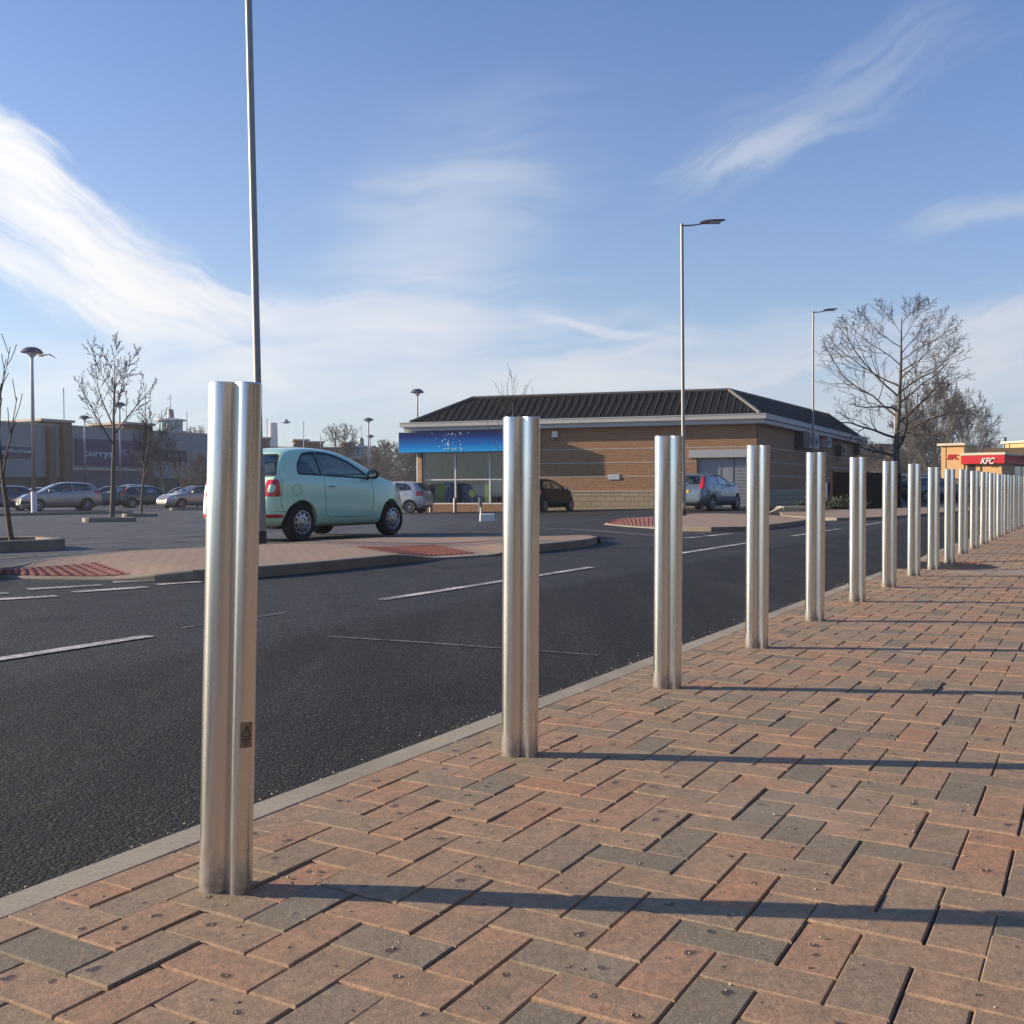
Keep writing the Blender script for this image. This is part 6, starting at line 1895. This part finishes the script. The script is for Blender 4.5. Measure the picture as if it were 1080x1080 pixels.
# two gulls
def gull(px, py, D, s, rot, label):
    p = P(px, py, D)
    sk = bpy.data.meshes.new('bird')
    m = MB()
    body = [(-.20, 0, 0), (-.10, 0, .005), (0, 0, .01), (.12, 0, .015), (.19, 0, .03), (.24, 0, .025)]
    m.tube(body, [.012, .035, .05, .04, .025, .006], 10)
    for sd in (-1, 1):
        m.add([(.08, sd * .03, .03), (-.05, sd * .03, .03), (.10, sd * .26, .15), (-.02, sd * .27, .14), (.0, sd * .58, .06), (-.03, sd * .56, .055),
               (.08, sd * .03, .018), (-.05, sd * .03, .018), (.10, sd * .26, .138), (-.02, sd * .27, .132)],
              [(0, 1, 3, 2), (2, 3, 5, 4), (6, 8, 9, 7), (0, 2, 8, 6), (1, 7, 9, 3), (8, 4, 5, 9), (2, 4, 8), (3, 9, 5)])
    m.add([(-.18, .03, 0), (-.18, -.03, 0), (-.28, -.05, 0), (-.28, .05, 0), (-.18, 0, .01), (-.28, 0, .008)], [(0, 3, 5, 4), (4, 5, 2, 1), (0, 1, 2, 3)])
    o = m.build('gull', simple('gull_grey', (.20, .20, .22), .8), smooth=True, fix=False); o.location = p; o.scale = (s,) * 3; o.rotation_euler = (R_(12), 0, rot); tag(o, label, 'bird')
gull(44, 375, 34, 1.0, 2.6, 'gull flying just right of the tall mushroom headed lamp')
gull(302, 446, 60, 1.1, .4, 'gull flying above the roof of the mint green car')

# ================================================================== HAZE
if HAZE > 0:
    m = MB(); m.box((0, 210, 15.5), (700, 520, 33.5))
    hm = bpy.data.materials.new('haze_air'); hm.use_nodes = True; hn = hm.node_tree; hn.nodes.clear()
    pv = hn.nodes.new('ShaderNodeVolumePrincipled'); pv.inputs['Color'].default_value = (.86, .90, 1, 1); pv.inputs['Density'].default_value = HAZE; pv.inputs['Anisotropy'].default_value = .3
    ho = hn.nodes.new('ShaderNodeOutputMaterial'); hn.links.new(pv.outputs[0], ho.inputs['Volume'])
    tag(m.build('haze', hm), kind='stuff')

# ================================================================== SKY, SUN, CAMERA
SUN_AZ = -83.4; SUN_EL = 17.0
w = bpy.data.worlds.new('World'); bpy.context.scene.world = w; w.use_nodes = True
w.cycles.sampling_method = 'MANUAL'; w.cycles.sample_map_resolution = 256
nt = w.node_tree; nt.nodes.clear()
class WN(NT):
    def __init__(s): s.t = nt; s.n = nt.nodes
W_ = WN()
sky = W_.new('ShaderNodeTexSky'); sky.sky_type = 'NISHITA'; sky.sun_disc = False
sky.sun_elevation = R_(SUN_EL); sky.sun_rotation = R_(SUN_AZ); sky.air_density = 1.0; sky.dust_density = .5; sky.ozone_density = 2.5; sky.altitude = 50
tc = W_.new('ShaderNodeTexCoord'); sep = W_.new('ShaderNodeSeparateXYZ'); nrm = W_.new('ShaderNodeVectorMath'); nrm.operation = 'NORMALIZE'
W_.ln(tc.outputs['Generated'], nrm.inputs[0]); W_.ln(nrm.outputs[0], sep.inputs[0])
az = W_.math('MULTIPLY', W_.math('ARCTAN2', sep.outputs['X'], sep.outputs['Y']), 57.2958)
el = W_.math('MULTIPLY', W_.math('ARCSINE', sep.outputs['Z']), 57.2958)
cv = W_.new('ShaderNodeCombineXYZ'); W_.ln(az, cv.inputs[0]); W_.ln(el, cv.inputs[1])
# gently bend the coordinates so that no cloud has a straight edge
wn = W_.new('ShaderNodeTexNoise'); wn.inputs['Scale'].default_value = .16; wn.inputs['Detail'].default_value = 4
W_.ln(cv.outputs[0], wn.inputs['Vector'])
wv = W_.new('ShaderNodeVectorMath'); wv.operation = 'MULTIPLY_ADD'; wv.inputs[1].default_value = (3, 3, 0); 
W_.ln(wn.outputs['Color'], wv.inputs[0]); 
off = W_.new('ShaderNodeVectorMath'); off.operation = 'ADD'; off.inputs[1].default_value = (-1.5, -1.5, 0)
W_.ln(cv.outputs[0], off.inputs[0]); W_.ln(off.outputs[0], wv.inputs[2])
warp = wv.outputs[0]
def azel(px, py):
    d = ray(px, py).normalized(); return math.degrees(math.atan2(d.x, d.y)), math.degrees(math.asin(d.z))
DPP = 1 / 19.2
clouds = []
NOISES = {}
def streaks(name, ang, streak, detail):
    """wind-drawn noise shared by all clouds that lie the same way"""
    mp = W_.new('ShaderNodeMapping'); mp.inputs['Rotation'].default_value = (0, 0, R_(ang)); W_.ln(warp, mp.inputs['Vector'])
    n2 = W_.new('ShaderNodeMapping'); n2.inputs['Scale'].default_value = (streak[0], streak[1], 1); n2.inputs['Location'].default_value = (len(NOISES) * 7.3 + 1.7, len(NOISES) * 3.1, 0)
    W_.ln(mp.outputs[0], n2.inputs['Vector'])
    n = W_.noise(n2.outputs[0], 1.0, detail, .62, .4)
    NOISES[name] = W_.math('MULTIPLY', W_.math('SUBTRACT', n, .5), 1.15)
streaks('left', 27, (.11, .80), 5); streaks('flat', -5, (.07, .5), 3); streaks('right', -22, (.13, 1.0), 4)
def cloud(px, py, ang, Lp, Wp, amt, nz, lo=.35, hi=.7):
    """a bank of cirrus: soft ellipse times streaky noise. ang: clockwise image slope in degrees"""
    a0, e0 = azel(px, py)
    mp = W_.new('ShaderNodeMapping'); mp.vector_type = 'TEXTURE'
    mp.inputs['Location'].default_value = (a0, e0, 0); mp.inputs['Rotation'].default_value = (0, 0, R_(-ang)); mp.inputs['Scale'].default_value = (Lp * DPP, Wp * DPP, 1)
    W_.ln(warp, mp.inputs['Vector'])
    r2 = W_.new('ShaderNodeVectorMath'); r2.operation = 'DOT_PRODUCT'; W_.ln(mp.outputs[0], r2.inputs[0]); W_.ln(mp.outputs[0], r2.inputs[1])
    g = W_.math('EXPONENT', W_.math('MULTIPLY', r2.outputs['Value'], -1.0))
    k = W_.math('MULTIPLY_ADD', g, .75, NOISES[nz])
    mr = W_.new('ShaderNodeMapRange'); mr.interpolation_type = 'SMOOTHSTEP'; mr.inputs['From Min'].default_value = lo; mr.inputs['From Max'].default_value = hi
    W_.ln(k, mr.inputs['Value'])
    clouds.append(W_.math('MULTIPLY', W_.math('MULTIPLY', mr.outputs[0], amt), W_.math('MINIMUM', W_.math('MULTIPLY', g, 3.0), 1.0)))
cloud(10, 165, 42, 150, 36, .95, 'left', .20, .80)
cloud(120, 268, 27, 155, 42, .92, 'left', .08, .88)
cloud(55, 288, 24, 220, 34, .9, 'left', .18, .85)
cloud(190, 320, 6, 120, 24, .7, 'left', .2, .75)
cloud(465, 240, -40, 130, 80, .44, 'flat', -.15, 1.05)
cloud(390, 350, -4, 200, 42, .60, 'flat', .0, .95)
cloud(430, 398, 0, 420, 40, .50, 'flat', .05, .8)
cloud(740, 382, -6, 280, 36, .50, 'flat', .0, .95)
cloud(880, 105, -22, 175, 42, .24, 'right', .12, .95)
cloud(790, 158, -10, 100, 18, .30, 'right', .16, .9)
cloud(1060, 215, -14, 110, 16, .34, 'right', .12, .85)
cloud(1075, 345, -22, 120, 42, .60, 'right', .10, .8)
cloud(1040, 410, -4, 240, 46, .48, 'flat', .05, .8)
cloud(630, 347, 15, 62, 5, .45, 'flat', .0, .7)
keep = None
for c in clouds:
    inv = W_.math('SUBTRACT', 1.0, c, clamp=True)
    keep = inv if keep is None else W_.math('MULTIPLY', keep, inv)
cover = W_.math('SUBTRACT', 1.0, keep)
# thin high haze thickening to the horizon
hz = W_.math('MULTIPLY', W_.math('POWER', 2.718, W_.math('MULTIPLY', W_.math('ABSOLUTE', el), -.075)), .80)
hz = W_.math('MINIMUM', hz, 1.0)
# brightness of lit ice cloud depends on the angle to the sun
sd = Vector((math.sin(R_(SUN_AZ)) * math.cos(R_(SUN_EL)), math.cos(R_(SUN_AZ)) * math.cos(R_(SUN_EL)), math.sin(R_(SUN_EL))))
dt = W_.new('ShaderNodeVectorMath'); dt.operation = 'DOT_PRODUCT'; dt.inputs[1].default_value = sd; W_.ln(nrm.outputs[0], dt.inputs[0])
fw = W_.math('POWER', W_.math('MULTIPLY_ADD', dt.outputs['Value'], .5, .5), 3.0)
ccol = W_.mix(fw, (CL0, CL0 * 1.02, CL0 * 1.06), (CL1, CL1 * .99, CL1 * .96))
hcol = W_.mix(fw, (HZ0, HZ0 * 1.02, HZ0 * 1.05), (HZ1, HZ1 * .96, HZ1 * .87))
skys = W_.new('ShaderNodeMix'); skys.data_type = 'RGBA'; skys.blend_type = 'MULTIPLY'; skys.inputs[0].default_value = 1; skys.clamp_result = False
W_.ln(sky.outputs[0], skys.inputs[6]); skys.inputs[7].default_value = SKYMUL + (1,)
c1 = W_.mix(hz, skys.outputs[2], hcol); c2 = W_.mix(cover, c1, ccol)
bg = W_.new('ShaderNodeBackground'); bg.inputs['Strength'].default_value = .060; W_.ln(c2, bg.inputs['Color'])
wo = W_.new('ShaderNodeOutputWorld'); W_.ln(bg.outputs[0], wo.inputs['Surface'])

sl = bpy.data.lights.new('sun', 'SUN'); sl.energy = SUNE; sl.angle = R_(.53); sl.color = (1.0, .81, .59)
so = bpy.data.objects.new('sun', sl); C.objects.link(so); so.rotation_euler = sd.to_track_quat('Z', 'Y').to_euler(); so.location = sd * 60

cam = bpy.data.cameras.new('camera'); cam.sensor_width = 36; cam.lens = 36 * F / 1080; cam.clip_start = .05; cam.clip_end = 3000
co = bpy.data.objects.new('camera', cam); C.objects.link(co)
mw = Matrix((_r, _u, -_f)).transposed().to_4x4(); mw.translation = CAM; co.matrix_world = mw
sc = bpy.context.scene; sc.camera = co
sc.render.resolution_x = 1024; sc.render.resolution_y = 1024
sc.view_settings.view_transform = 'Standard'; sc.view_settings.look = 'None'; sc.view_settings.exposure = EXPO; sc.view_settings.gamma = 1
sc.render.engine = 'CYCLES'
sc.cycles.transparent_max_bounces = 24
